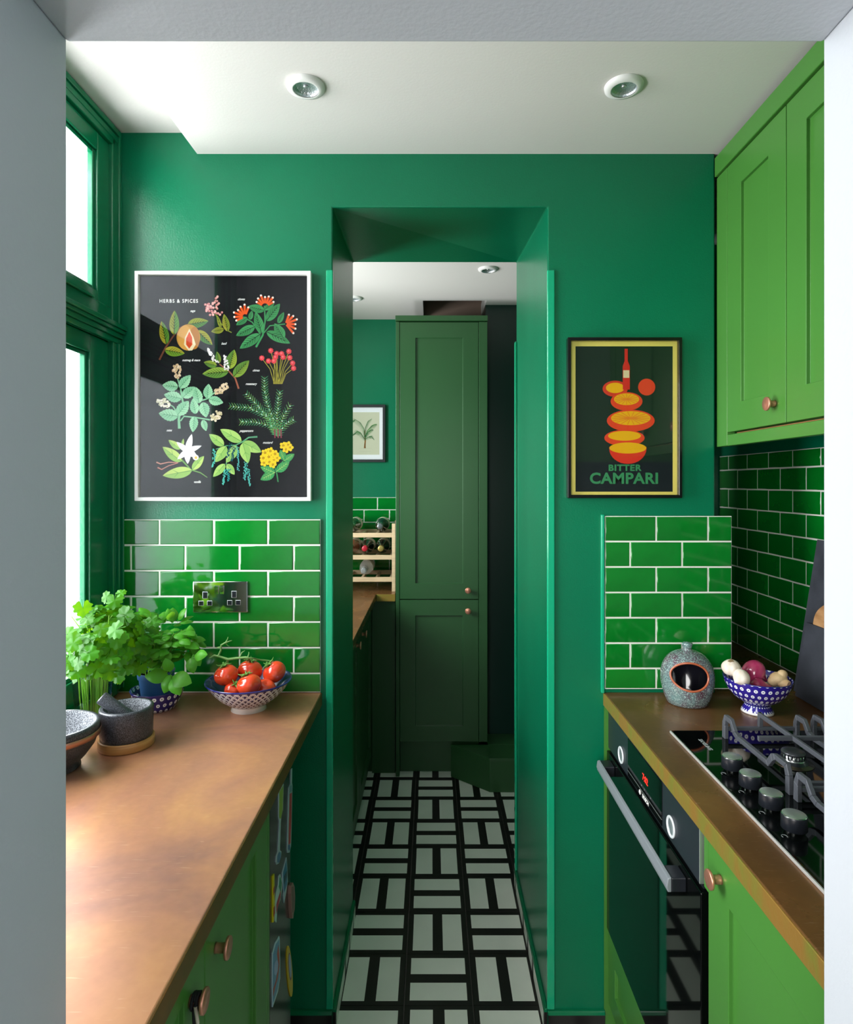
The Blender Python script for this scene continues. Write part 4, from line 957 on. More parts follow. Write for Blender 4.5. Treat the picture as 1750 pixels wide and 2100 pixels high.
def frond(pts, n=26, L0=120, c=('3f7a4a', '5f9a5c', '2c5a3c')):
    d.line(pts, 12, c[2], 2, 4)
    for i in range(n):
        k = i/(n-1)*(len(pts)-1); j = min(int(k), len(pts)-2); f = k-j; x = pts[j][0]+(pts[j+1][0]-pts[j][0])*f; y = pts[j][1]+(pts[j+1][1]-pts[j][1])*f
        L_ = L0*math.sin(PI*(0.1+0.85*i/(n-1)))**0.8; sg_ = 1 if pts[-1][0] > pts[0][0] else -1
        d.line([(x, y), (x+sg_*L_*0.5, y+L_)], 13, rr.choice(c), 2, 3); d.line([(x, y), (x+sg_*L_*0.7, y-L_*0.35)], 9, rr.choice(c), 2, 3)
frond([(500, 1150), (490, 900), (370, 700), (220, 610), (120, 670)]); frond([(510, 1150), (520, 850), (600, 660), (715, 590)], 20, 90); frond([(515, 1150), (580, 950), (720, 790), (870, 760)], 24, 120, ('4f9a4c', '6fb05c', '2c6a34'))
frond([(510, 1200), (570, 1020), (660, 940), (760, 930)], 16, 90); frond([(505, 1220), (380, 1010), (280, 960), (140, 1085)], 22, 110); frond([(510, 1220), (620, 1140), (710, 1130), (790, 1225)], 16, 70)
for y in (1500, 1588): d.line([(330, y), (690, y)], 4, 'b9c0a4', 1)
d.build('palm_drawing', pp)

# ------------------------------------------------------------------ socket
sx0, sx1, sz0, sz1 = XPX(399.5), XPX(511.5), ZPX(1254), ZPX(1190.5)
yf = YE-0.0095
so = thing('double_socket', ((sx0+sx1)/2, yf, sz0), 'chrome double plug socket with two rocker switches on the green tiles', 'socket')
MB().box(sx0, sx1, yf-0.0055, yf+0.001, sz0, sz1).build('plate', CHROME, so, bevel=0.0028, seg=3)
HOLE = mat('socket_insert', '10141c', 0.25)
sp = lambda x, y: (XPX(380+x/11.667), ZPX(1170+y/11.667))
for x, y, w, h in ((525, 565, 0.0062, 0.0085), (430, 758, 0.0062, 0.0060), (633, 755, 0.0062, 0.0060), (1212, 545, 0.0062, 0.0085), (1110, 745, 0.0062, 0.0060), (1308, 742, 0.0062, 0.0060)):
    X_, Z_ = sp(x, y)
    MB().box(X_-w-0.0008, X_+w+0.0008, yf-0.0063, yf-0.005, Z_-h-0.0008, Z_+h+0.0008, 0).box(X_-w, X_+w, yf-0.0066, yf-0.005, Z_-h, Z_+h, 1).build('pin_hole', [STEEL, HOLE], so, bevel=0.0012)
for x in (798, 925):
    X_, Z_ = sp(x, 440)
    MB().hexa([(X_-0.0055, yf-0.0058, Z_-0.0115), (X_+0.0055, yf-0.0058, Z_-0.0115), (X_+0.0055, yf-0.005, Z_-0.0115), (X_-0.0055, yf-0.005, Z_-0.0115), (X_-0.0055, yf-0.0095, Z_+0.0115), (X_+0.0055, yf-0.0095, Z_+0.0115), (X_+0.0055, yf-0.005, Z_+0.0115), (X_-0.0055, yf-0.005, Z_+0.0115)]).build('switch', CHROME, so, bevel=0.001)

# ------------------------------------------------------------------ things on the left worktop
ZT = ZW+0.0003
def lift(prof, th):   # closed vessel from an outer profile (bottom up): outer then inner
    inn = []
    for i in range(len(prof)-1, -1, -1):
        r, h = prof[i]
        inn.append((max(r-th, 0.0002), max(h, th)))
    return prof+inn
BLUE = 'b01f1f'
NAVY = '2a1f78'
DOTM = pattern_mat('navy_glaze_with_white_dots', '241a6e', 'eef0f4', dots(22, 52))
DOTM2 = pattern_mat('navy_glaze_with_small_dots', '2a1f86', 'eef0f4', dots(30, 56))
SCALEM = pattern_mat('white_glaze_with_blue_scales', '23265e', 'e9e9ea', scales(34, 105))
NAVYG = mat('navy_glaze', '1d2270', 0.1, coat=0.5); WHG = mat('white_glaze', 'e8e6e2', 0.15, coat=0.5); REDIN = mat('patterned_bowl_inside', '2a2a66', 0.15, coat=0.5)

# tomato bowl
bx, by = -0.469, 1.610
t = thing('tomato_bowl', (bx, by, ZW), 'blue and white scale patterned bowl full of tomatoes', 'bowl')
prof = [(0.0002, 0.003), (0.038, 0.003), (0.041, 0.0), (0.045, 0.0), (0.042, 0.010), (0.052, 0.016), (0.076, 0.034), (0.094, 0.054), (0.105, 0.070), (0.1085, 0.0735), (0.108, 0.076), (0.104, 0.0745), (0.093, 0.060), (0.074, 0.040), (0.045, 0.022), (0.0002, 0.019)]
MB().lathe(prof, (bx, by, ZT), 72, [1, 1, 1, 1, 1, 0, 0, 0, 2, 2, 2, 3, 3, 3, 3]).build('bowl_body', [SCALEM, WHG, NAVYG, REDIN], t)
TOM = mat('tomato_skin', 'd8341c', 0.14, var=0.12, vscale=18, col2='e2501f', coat=0.6); CAL = mat('tomato_calyx', '5f8f3a', 0.6)
def tomato(c, r, rz, tilt, label, cal=True):
    t = thing('tomato', (c[0], c[1], c[2]-r*0.84), label, 'tomato', 'tomatoes in the patterned bowl')
    mb = MB(); n, k = 32, 18; vs = []
    R = Matrix.Rotation(tilt[2], 3, 'Z') @ Matrix.Rotation(tilt[0], 3, 'X') @ Matrix.Rotation(tilt[1], 3, 'Y')
    for i in range(k+1):
        th = PI*i/k
        for j in range(n):
            a = 2*PI*j/n; lob = 1+0.025*math.cos(5*a)*math.sin(th)**2
            dimp = 1-0.22*math.exp(-(th/0.34)**2)-0.08*math.exp(-((PI-th)/0.3)**2)
            v = Vector((math.sin(th)*math.cos(a)*lob, math.sin(th)*math.sin(a)*lob, math.cos(th)*0.86*dimp))*r
            vs.append(Vector(c)+R @ v)
    fs = [(i*n+j, i*n+(j+1) % n, (i+1)*n+(j+1) % n, (i+1)*n+j) for i in range(k) for j in range(n)]
    mb.add(vs, fs, 0, True); mb.build('skin', TOM, t)
    if cal:
        m2 = MB(); r2 = random.Random(int(rz*1000))
        for q in range(6):
            a = 2*PI*q/6+rz; L_ = r*r2.uniform(0.5, 0.75)
            P = [Vector((math.cos(a)*s_*L_, math.sin(a)*s_*L_, r*(0.70+0.16*math.sin(PI*min(s_*1.3, 1)))+(0.012*s_*s_ if q % 2 else 0.004*s_))) for s_ in (0, 0.35, 0.7, 1.0)]
            m2.tube([Vector(c)+R @ p for p in P], [0.0022, 0.0026, 0.0016, 0.0003], 5)
        m2.tube([Vector(c)+R @ Vector((0, 0, r*0.66)), Vector(c)+R @ Vector((0, 0, r*0.66+0.014))], 0.0022, 6)
        m2.build('calyx', CAL, t)
def tp(px, py, d, r): return tuple(at(px, py, d))
tomato(tp(464, 1384, 1.590, 0), 0.0300, 0.3, (0.1, -0.2, 0), 'tomato at the left of the bowl under the vine')
tomato(tp(513, 1376, 1.640, 0), 0.0325, 0.9, (-0.05, 0.1, 0), 'tomato in the middle at the back of the bowl')
tomato(tp(563, 1378, 1.630, 0), 0.0305, 1.4, (0.2, -0.6, 0), 'tomato at the right rim, standing highest')
tomato(tp(511, 1404, 1.560, 0), 0.0300, 0.1, (-0.15, -0.3, 0), 'tomato lying at the front in the centre')
tomato(tp(480, 1414, 1.578, 0), 0.0240, 1.8, (0.5, 0.4, 0), 'small tomato low at the front left, half hidden')
tomato(tp(545, 1412, 1.595, 0), 0.0260, 1.1, (0.4, 0.3, 0), 'low tomato behind the front one at its right, mostly hidden', cal=False)
vm = MB(); V = lambda x, y, d=1.60: at(130+x/3.182, 1180+y/3.182, d)
vm.tube([V(955, 540), V(985, 522), V(1020, 530), V(1075, 548), V(1130, 540), V(1190, 535), V(1240, 542)], [0.0014, 0.0024, 0.003, 0.0034, 0.003, 0.003, 0.002], 7)
vm.tube([V(1010, 528), V(1028, 490), V(1030, 455), V(1060, 438), V(1100, 425)], [0.003, 0.0026, 0.0024, 0.002, 0.001], 6)
vm.tube([V(1030, 470), V(1010, 470), V(998, 475)], [0.002, 0.0016, 0.0006], 5); vm.tube([V(1055, 440), V(1075, 460), V(1085, 462)], [0.0018, 0.0012, 0.0006], 5); vm.tube([V(1060, 438), V(1072, 415), V(1075, 402)], [0.0018, 0.0012, 0.0006], 5)
vm.tube([V(1070, 546), V(1074, 575), V(1072, 600)], [0.003, 0.0026, 0.0024], 6); vm.tube([V(1150, 538), V(1165, 505), V(1185, 490)], [0.0022, 0.0016, 0.0006], 5); vm.tube([V(1200, 535, 1.62), V(1215, 545, 1.63), V(1218, 562, 1.64)], 0.0026, 6)
vm.tube([V(1205, 535), V(1212, 510), V(1210, 500)], [0.002, 0.0014, 0.0006], 5)
vm.tube([V(1240, 542), V(1290, 552, 1.62), V(1330, 556, 1.63), V(1375, 560, 1.63)], [0.002, 0.0022, 0.0022, 0.0015], 6)
tag(vm.build('tomato_vine', mat('green_vine', '6f9a54', 0.6), origin=tuple(at(470, 1355, 1.6)), recalc=False), 'dry green tomato vine lying over the tomatoes in the bowl', 'vine')

# leaves
def leaf_mat(name, c, c2, tr):
    m = mat(name, c, 0.42, var=0.1, vscale=40, obvar=0.32, spec=0.3); nt = m.node_tree; N = nt.nodes; L = nt.links
    t_ = N.new('ShaderNodeBsdfTranslucent'); t_.inputs[0].default_value = srgb(c2); mx = N.new('ShaderNodeMixShader'); mx.inputs[0].default_value = tr
    L.new(N['Principled BSDF'].outputs[0], mx.inputs[1]); L.new(t_.outputs[0], mx.inputs[2]); L.new(mx.outputs[0], N['Material Output'].inputs[0]); return m
PARS = leaf_mat('parsley_leaf', '2f7406', '9adc14', 0.27); BASL = leaf_mat('basil_leaf', '4f9e2c', '9ade3a', 0.28); STEM = leaf_mat('herb_stem', '86b84a', 'b8e070', 0.4)
def parsley_leaf(seed):
    r_ = random.Random(seed); mb = MB(); out = []; n = 54
    for i in range(n):
        a = -PI*0.92+2*PI*0.92*i/(n-1)      # gap at the stem
        lobe = 0.74+0.26*abs(math.cos(1.5*a))**0.7
        ser = 1+0.08*(1 if i % 6 in (1, 2, 3) else -0.8)
        rad = 0.5*lobe*ser*(1+r_.uniform(-0.05, 0.05)); out.append((rad*math.cos(a), rad*math.sin(a)))
    ring = []
    cz = r_.uniform(0.12, 0.22)
    f = lambda x, y: -cz*(x*x*1.4+y*y*1.6)+0.025*math.sin(5*math.atan2(y, x))*math.hypot(x, y)*2
    vs = [(0, 0, 0)]+[(x*0.55, y*0.55, f(x*0.55, y*0.55)) for x, y in out]+[(x, y, f(x, y)) for x, y in out]
    fs = [(0, 1+i, 2+i) for i in range(n-1)]+[(1+i, 1+n+i, 2+n+i, 2+i) for i in range(n-1)]
    mb.add(vs, fs, 0, True)
    mb.tube([(-0.55, 0, -0.12), (-0.3, 0, -0.02), (0, 0, 0)], [0.018, 0.016, 0.01], 4, 0)
    me = mb.mesh('leaf', [PARS], recalc=False); return me
def basil_leaf(seed):
    r_ = random.Random(seed); mb = MB(); nu, nv = 9, 7; vs = []; cup = r_.uniform(0.25, 0.42); curl = r_.uniform(0.1, 0.35)
    for i in range(nu):
        u = i/(nu-1); w = 0.37*math.sin(PI*min(0.995, max(0.005, u))**0.85)**0.75
        for j in range(nv):
            v = j/(nv-1)*2-1
            x = u; y = v*w; z = -curl*(u-0.3)**2+0.10*math.sin(u*PI)-cup*(abs(v)**2)*w+0.035*math.sin(u*22)*abs(v)*(1-abs(v))*2
            vs.append((x-0.0, y, z))
    fs = [(i*nv+j, i*nv+j+1, (i+1)*nv+j+1, (i+1)*nv+j) for i in range(nu-1) for j in range(nv-1)]
    mb.add(vs, fs, 0, True); mb.tube([(-0.18, 0, -0.06), (0, 0, 0)], 0.02, 4, 0)
    me = mb.mesh('leaf', [BASL], recalc=False); return me
pl = [parsley_leaf(i) for i in range(4)]; bl = [basil_leaf(i) for i in range(4)]
def face_rot(n, spin):   # orient leaf so its +Z is n, stem (-X) pointing by spin
    n = Vector(n).normalized(); q = n.to_track_quat('Z', 'Y'); return (q @ Matrix.Rotation(spin, 3, 'Z').to_quaternion()).to_euler()

# vase of parsley
vx, vy = -0.808, 1.495
t = thing('glass_vase', (vx, vy, ZW), 'clear glass tumbler of water holding the parsley by the window', 'vase')
prof = [(0.0002, 0.0), (0.033, 0.0), (0.0365, 0.003), (0.039, 0.04), (0.0425, 0.10), (0.0455, 0.148), (0.0462, 0.1495), (0.0452, 0.1495), (0.0415, 0.10), (0.0375, 0.04), (0.0345, 0.012), (0.0002, 0.010)]
MB().lathe(prof, (vx, vy, ZT), 48).build('glass', VGLASS, t)
MB().lathe([(0.0002, 0.0108), (0.034, 0.0128), (0.0368, 0.04), (0.0385, 0.062), (0.0002, 0.062)], (vx, vy, ZT), 40).build('water', WATER, t)
t = thing('parsley_bunch', (vx, vy, ZW+0.013), 'bushy bunch of flat leaf parsley standing in the glass', 'herb')
rp = random.Random(11); sm = []
centre = Vector((-0.775, 1.50, 1.135))
for i in range(34):
    a = rp.uniform(0, 2*PI); rb = rp.uniform(0, 0.026); b0 = Vector((vx+rb*math.cos(a), vy+rb*math.sin(a), ZT+0.013)); rt = rb*1.35
    m_ = Vector((vx+rt*math.cos(a), vy+rt*math.sin(a), ZT+0.13)); e_ = Vector((centre.x+rp.uniform(-0.06, 0.085), centre.y+rp.uniform(-0.08, 0.08), 1.10+rp.uniform(0, 0.12)))
    mb = MB(); mb.tube([b0, (b0*0.5+m_*0.5)+Vector((rp.uniform(-0.003, 0.003), 0, 0)), m_, m_*0.4+e_*0.6+Vector((0, 0, 0.012)), e_], [0.0014, 0.0016, 0.0015, 0.0012, 0.0008], 5)
    mb.build('stem', STEM, t, recalc=False)
cnt = 0
while cnt < 230:
    th = math.acos(rp.uniform(-0.75, 1)); ph = rp.uniform(0, 2*PI); k = rp.uniform(0.62, 1.03)
    dv = Vector((math.sin(th)*math.cos(ph), math.sin(th)*math.sin(ph), math.cos(th)))
    p = centre+Vector((dv.x*0.103, dv.y*0.118, dv.z*0.094))*k
    if p.x < XL+0.022 or (p.x > -0.735 and p.y > 1.525) or p.y > YE-0.02 or (p.z < 1.10 and math.hypot(p.x-vx, p.y-vy) < 0.047): continue
    nrm = dv*0.75+Vector((rp.uniform(-0.5, 0.5), rp.uniform(-0.6, 0.2), rp.uniform(0.1, 0.9)))
    s_ = rp.uniform(0.028, 0.046)
    inst(pl[cnt % 4], 'leaf', t, p, face_rot(nrm, rp.uniform(0, 6.28)), (s_, s_, s_)); cnt += 1
for (px, py, d_, s_) in ((235, 1232, 1.50, 0.040), (248, 1216, 1.47, 0.024), (255, 1262, 1.47, 0.046), (208, 1290, 1.40, 0.036), (236, 1292, 1.39, 0.042), (300, 1278, 1.50, 0.030), (312, 1270, 1.50, 0.026), (184, 1340, 1.38, 0.040), (170, 1248, 1.45, 0.04), (262, 1345, 1.44, 0.040), (238, 1368, 1.46, 0.034), (160, 1360, 1.38, 0.034), (150, 1320, 1.38, 0.036), (218, 1225, 1.48, 0.03)):
    inst(pl[cnt % 4], 'leaf', t, at(px, py, d_), face_rot((rp.uniform(-0.3, 0.5), -0.8, rp.uniform(0.2, 0.8)), rp.uniform(0, 6.28)), (s_, s_, s_)); cnt += 1

# basil
ax, ay = -0.706, 1.615
t = thing('polka_dot_bowl', (ax, ay, ZW), 'shallow navy bowl with white dots under the basil pot', 'bowl')
prof = [(0.0002, 0.003), (0.036, 0.002), (0.040, 0.0), (0.044, 0.001), (0.052, 0.014), (0.060, 0.032), (0.0645, 0.048), (0.0655, 0.051), (0.0635, 0.0505), (0.056, 0.030), (0.048, 0.012), (0.040, 0.006), (0.0002, 0.006)]
MB().lathe(prof, (ax, ay, ZT), 64, [1, 1, 1, 0, 0, 0, 2, 2, 0, 0, 2, 2]).build('bowl_body', [DOTM, WHG, NAVYG], t)
BP = mat('blue_plastic', '3f6ca4', 0.35)
px_ = ax-0.004
t = thing('basil_plant', (px_, ay, ZW+0.006), 'basil plant in a blue plastic pot standing in the dotted bowl', 'plant')
prof = [(0.0002, 0), (0.031, 0.0), (0.033, 0.002), (0.041, 0.072), (0.044, 0.073), (0.0455, 0.0885), (0.0465, 0.0895), (0.044, 0.0895), (0.042, 0.078), (0.0002, 0.077)]
MB().lathe(prof, (px_, ay, ZT+0.0068), 48, [0]*8+[1]).build('pot', [BP, SOIL], t)
rb_ = random.Random(5); zc = ZT+0.084
bc = Vector((ax+0.016, ay-0.01, 1.110))
nodes = []
for i in range(16):
    a = rb_.uniform(0, 2*PI); r0 = rb_.uniform(0, 0.032); b0 = Vector((px_+r0*math.cos(a), ay+r0*math.sin(a), zc-0.004))
    e_ = bc+Vector((math.cos(a)*rb_.uniform(0.02, 0.075), math.sin(a)*rb_.uniform(0.01, 0.055), rb_.uniform(-0.015, 0.055)))
    mb = MB(); mb.tube([b0, b0*0.5+e_*0.5+Vector((0, 0, 0.01)), e_], [0.0018, 0.0016, 0.0012], 5); mb.build('stem', STEM, t, recalc=False); nodes.append((b0, e_))
cnt = 0
for b0, e_ in nodes:
    for lv, (k, s0) in enumerate(((0.5, 0.036), (0.8, 0.034), (1.0, 0.026))):
        p = b0*(1-k)+e_*k; sp_ = rb_.uniform(0, PI)
        for q in range(2):
            a = sp_+q*PI; nr = Vector((math.cos(a)*-0.35, math.sin(a)*-0.35-0.25, 1.0)); 
            dirv = Vector((math.cos(a), math.sin(a), rb_.uniform(-0.3, 0.35))).normalized()
            z_ = (nr-dirv*nr.dot(dirv)).normalized(); y_ = z_.cross(dirv); R = Matrix((dirv, y_, z_)).transposed()
            s_ = s0*rb_.uniform(0.8, 1.25); q0 = p+dirv*0.005
            if (q0+dirv*s_).y > YE-0.012 or q0.y > YE-0.02: continue
            inst(bl[cnt % 4], 'leaf', t, q0, R.to_euler(), (s_, s_, s_)); cnt += 1
for i in range(64):
    th = math.acos(rb_.uniform(-0.5, 1)); ph = rb_.uniform(0, 2*PI); dv = Vector((math.sin(th)*math.cos(ph), math.sin(th)*math.sin(ph), math.cos(th)))
    p = bc+Vector((dv.x*0.075, dv.y*0.07, dv.z*0.058+0.004))
    dirv = (dv+Vector((rb_.uniform(-0.5, 0.5), rb_.uniform(-0.6, 0.3), rb_.uniform(-0.6, 0.2)))).normalized(); nr = Vector((dv.x*0.6, dv.y*0.6-0.3, 1)); z_ = (nr-dirv*nr.dot(dirv)).normalized(); R = Matrix((dirv, z_.cross(dirv), z_)).transposed()
    s_ = rb_.uniform(0.028, 0.044)
    if p.y+dirv.y*s_ > YE-0.012: continue
    inst(bl[i % 4], 'leaf', t, p, R.to_euler(), (s_, s_, s_))
for (px, py, d_, s_, dx, dz) in ((345, 1385, 1.525, 0.052, -0.9, 0.1), (352, 1388, 1.515, 0.056, 0.9, -0.1), (350, 1384, 1.52, 0.044, -0.3, -0.9), (350, 1378, 1.52, 0.038, -0.2, 0.9), (352, 1392, 1.51, 0.044, 0.6, -0.8), (330, 1350, 1.53, 0.036, -0.4, 0.5), (398, 1345, 1.56, 0.040, 0.7, 0.2), (390, 1350, 1.55, 0.038, 0.3, -0.7), (396, 1342, 1.58, 0.036, 0.5, -0.5), (392, 1306, 1.60, 0.032, 0.0, 0.9), (388, 1310, 1.60, 0.030, -0.7, 0.3)):
    dirv = Vector((dx, -0.35, dz)).normalized(); nr = Vector((0, -1.0, 0.7)); z_ = (nr-dirv*nr.dot(dirv)).normalized(); R = Matrix((dirv, z_.cross(dirv), z_)).transposed()
    inst(bl[cnt % 4], 'leaf', t, at(px, py, d_), R.to_euler(), (s_, s_, s_)); cnt += 1

# granite
def speckle(name, c, c2, sc, rough=0.45):
    m = mat(name, c, rough); nt = m.node_tree; N = nt.nodes; L = nt.links; tc = N.new('ShaderNodeTexCoord')
    a = N.new('ShaderNodeTexNoise'); a.inputs['Scale'].default_value = sc; a.inputs['Detail'].default_value = 3; L.new(tc.outputs['Object'], a.inputs[0])
    r = N.new('ShaderNodeValToRGB'); L.new(a.outputs[0], r.inputs[0]); e = r.color_ramp.elements; e[0].position = 0.46; e[0].color = srgb(c); e[1].position = 0.62; e[1].color = srgb(c2)
    L.new(r.outputs[0], N['Principled BSDF'].inputs['Base Color'])
    b = N.new('ShaderNodeBump'); b.inputs['Strength'].default_value = 0.15; b.inputs['Distance'].default_value = 0.001; L.new(a.outputs[0], b.inputs['Height']); L.new(b.outputs[0], N['Principled BSDF'].inputs['Normal']); return m
GRAN = speckle('dark_granite', '1b1d21', '5c6068', 800, 0.3); GRANI = speckle('rough_granite', '4a4e54', 'a6aab0', 500, 0.8)
mx_, my_ = -0.674, 1.385
t = thing('mortar', (mx_, my_, ZW), 'dark granite mortar on a round bamboo base near the window', 'mortar')
MB().lathe([(0.0002, 0.0), (0.056, 0.0), (0.0575, 0.0015), (0.0575, 0.019), (0.056, 0.0205), (0.054, 0.0205), (0.0002, 0.015)], (mx_, my_, ZT), 56).build('bamboo_base', BAMBOO, t)
MB().lathe([(0.0002, 0.0152), (0.0525, 0.0152), (0.0540, 0.03), (0.0555, 0.082), (0.0545, 0.086), (0.049, 0.087), (0.0455, 0.085), (0.043, 0.068), (0.033, 0.045), (0.018, 0.034), (0.0002, 0.031)], (mx_, my_, ZT), 64, [0, 0, 0, 0, 0, 1, 1, 1, 1, 1]).build('stone_cup', [GRAN, GRANI], t)
pa = at(207, 1430, 1.37)+Vector((0.0, 0, 0)); pbm = Vector((mx_+0.020, my_-0.002, ZT+0.052)); ax_ = (pbm-pa).normalized()
pb_ = MB(); pb_.tube([pa, pa+ax_*0.003, pa+ax_*0.05, pbm-ax_*0.008, pbm-ax_*0.002, pbm], [0.0125, 0.0142, 0.0135, 0.0165, 0.014, 0.006], 28)
tag(pb_.build('pestle', GRAN, origin=tuple(pbm)), 'grey granite pestle leaning in the mortar', 'pestle')
gx, gy = -0.768, 1.268
t = thing('granite_bowl', (gx, gy, ZW), 'dark granite bowl with a copper band, cut off by the left frame edge', 'bowl')
MB().lathe([(0.0002, 0.0), (0.048, 0.0), (0.052, 0.003), (0.050, 0.012), (0.062, 0.024), (0.078, 0.046), (0.086, 0.070), (0.0870, 0.086), (0.0850, 0.090), (0.0795, 0.090), (0.077, 0.085), (0.070, 0.058), (0.050, 0.034), (0.0002, 0.026)], (gx, gy, ZT), 64, [0]*8+[0, 1, 1, 1, 1]).build('stone_body', [GRAN, GRANI], t)
MB().lathe([(0.0853, 0.063), (0.0880, 0.064), (0.0893, 0.075), (0.0882, 0.076)], (gx, gy, ZT), 64, caps=False).build('copper_band', mat('rose_copper', 'c08a72', 0.3, 0.8), t)

# ------------------------------------------------------------------ things on the right worktop
# salt pig
cx, cy = 0.676, 1.655
GL = mat('mottled_stoneware_glaze', '5f7f7e', 0.2, col2='5a3a4c', vscale=16, detail=8, warp=1.2, coat=0.6)
nt = GL.node_tree; N_ = nt.nodes
spn = N_.new('ShaderNodeTexNoise'); spn.inputs['Scale'].default_value = 320; tcn = N_.new('ShaderNodeTexCoord'); nt.links.new(tcn.outputs['Object'], spn.inputs[0])
rpn = N_.new('ShaderNodeValToRGB'); nt.links.new(spn.outputs[0], rpn.inputs[0]); rpn.color_ramp.elements[0].position = 0.5; rpn.color_ramp.elements[1].position = 0.62
mxn = N_.new('ShaderNodeMix'); mxn.data_type = 'RGBA'; nt.links.new(rpn.outputs[0], mxn.inputs[0]); lk = N_['Principled BSDF'].inputs['Base Color'].links[0].from_socket
nt.links.new(lk, mxn.inputs[6]); mxn.inputs[7].default_value = srgb('8ea6a2'); nt.links.new(mxn.outputs[2], N_['Principled BSDF'].inputs['Base Color'])
RIM = mat('rust_glaze_rim', 'a8583a', 0.25, coat=0.5); INS = mat('dark_glaze_inside', '1c1c24', 0.12, coat=0.8)
t = thing('salt_pig', (cx, cy, ZW), 'speckled blue grey stoneware salt pig with round mouth', 'pot')
sp_prof = [(0.0002, 0.0), (0.048, 0.0), (0.052, 0.002), (0.0585, 0.020), (0.0650, 0.045), (0.0675, 0.068), (0.0650, 0.090), (0.0570, 0.110), (0.0430, 0.126), (0.0250, 0.135), (0.0130, 0.138), (0.0105, 0.143), (0.0125, 0.150), (0.0135, 0.154), (0.0110, 0.158), (0.0002, 0.160)]
def dens(p, n=7):
    o = []
    for (a, b), (c_, d_) in zip(p[:-1], p[1:]):
        for i in range(n): f = i/n; o.append((a+(c_-a)*f, b+(d_-b)*f))
    return o+[p[-1]]
# smooth the profile by Catmull-Rom between z rows
def smoothp(p, n=5):
    o = []
    for i in range(len(p)-1):
        p0, p1, p2, p3 = p[max(i-1, 0)], p[i], p[i+1], p[min(i+2, len(p)-1)]
        for q in range(n):
            f = q/n; o.append(tuple(max(0.0002, 0.5*((2*p1[k])+(-p0[k]+p2[k])*f+(2*p0[k]-5*p1[k]+4*p2[k]-p3[k])*f*f+(-p0[k]+3*p1[k]-3*p2[k]+p3[k])*f**3)) if k == 0 else 0.5*((2*p1[k])+(-p0[k]+p2[k])*f+(2*p0[k]-5*p1[k]+4*p2[k]-p3[k])*f*f+(-p0[k]+3*p1[k]-3*p2[k]+p3[k])*f**3) for k in (0, 1)))
    return o+[p[-1]]
sp2 = sp_prof[:3]+smoothp(sp_prof[3:], 5)[0:]
mb = MB().lathe(sp2, (cx, cy, ZT), 128); me = mb.mesh('glazed_body', [GL, INS], Vector((cx, cy, ZW)))
inner = MB().lathe([(max(r-0.004, 0.0002), min(max(h, 0.004), 0.150)) for r, h in sp2], (cx, cy, ZT), 48).mesh('inner', [INS], Vector((cx, cy, ZW)))
bm = bmesh.new(); bm.from_mesh(me); oc = Vector((-0.013, 0, 0.083)); ra, rz_ = 0.0440, 0.0340
def inside(p): return p.y < 0 and ((p.x-oc.x)/ra)**2+((p.z-oc.z)/rz_)**2 < 1
bmesh.ops.delete(bm, geom=[f for f in bm.faces if inside(f.calc_center_median())], context='FACES'); bm.to_mesh(me); bm.free()
bm = bmesh.new(); bm.from_mesh(inner); bmesh.ops.delete(bm, geom=[f for f in bm.faces if inside(f.calc_center_median())], context='FACES'); bm.to_mesh(inner); bm.free()
bd = bpy.data.objects.new('glazed_body', me); C.objects.link(bd); bd.parent = t
bi = bpy.data.objects.new('dark_inside', inner); C.objects.link(bi); bi.parent = t
def rad_at(z):
    for (a, b), (c_, d_) in zip(sp2[:-1], sp2[1:]):
        if b <= z <= d_ and d_ > b: return a+(c_-a)*(z-b)/(d_-b)
    return 0.05
ring = []
for i in range(49):
    a = 2*PI*i/48; x = oc.x+ra*math.cos(a); z = oc.z+rz_*math.sin(a); r0 = rad_at(z); y = -math.sqrt(max(r0*r0-x*x, 0.0001)); ring.append((cx+x, cy+y+0.001, ZT+z))
MB().tube(ring, 0.0028, 10, 0, caps=False).build('rim', RIM, t)

# footed dotted bowl
fx, fy = 0.826, 1.587
t = thing('footed_bowl', (fx, fy, ZW), 'navy footed bowl with white dots holding garlic and onions', 'bowl')
prof = [(0.0002, 0.004), (0.034, 0.002), (0.036, 0.0), (0.0385, 0.001), (0.037, 0.006), (0.029, 0.020), (0.030, 0.024), (0.052, 0.036), (0.068, 0.054), (0.0765, 0.072), (0.0805, 0.086), (0.0808, 0.0885), (0.0785, 0.088), (0.073, 0.070), (0.060, 0.050), (0.036, 0.034), (0.0002, 0.030)]
MB().lathe(prof, (fx, fy, ZT), 72, [1, 1, 1, 1, 0, 2, 0, 0, 0, 0, 2, 2, 0, 0, 2, 2]).build('bowl_body', [DOTM2, WHG, NAVYG], t)
GAR = mat('garlic_skin', 'e6ddd0', 0.55, col2='d2c2ae', vscale=30, stretch=(3, 3, 0.6), detail=6); GARR = mat('garlic_roots', '9a8560', 0.9, bump=1, bscale=300)
ONI = mat('red_onion_skin', '8f1f4a', 0.18, col2='b8406a', vscale=10, stretch=(3, 3, 0.5), coat=0.5, detail=6); GIN = mat('ginger_skin', 'cdb388', 0.6, col2='b8966a', vscale=24, bump=0.4, bscale=90)
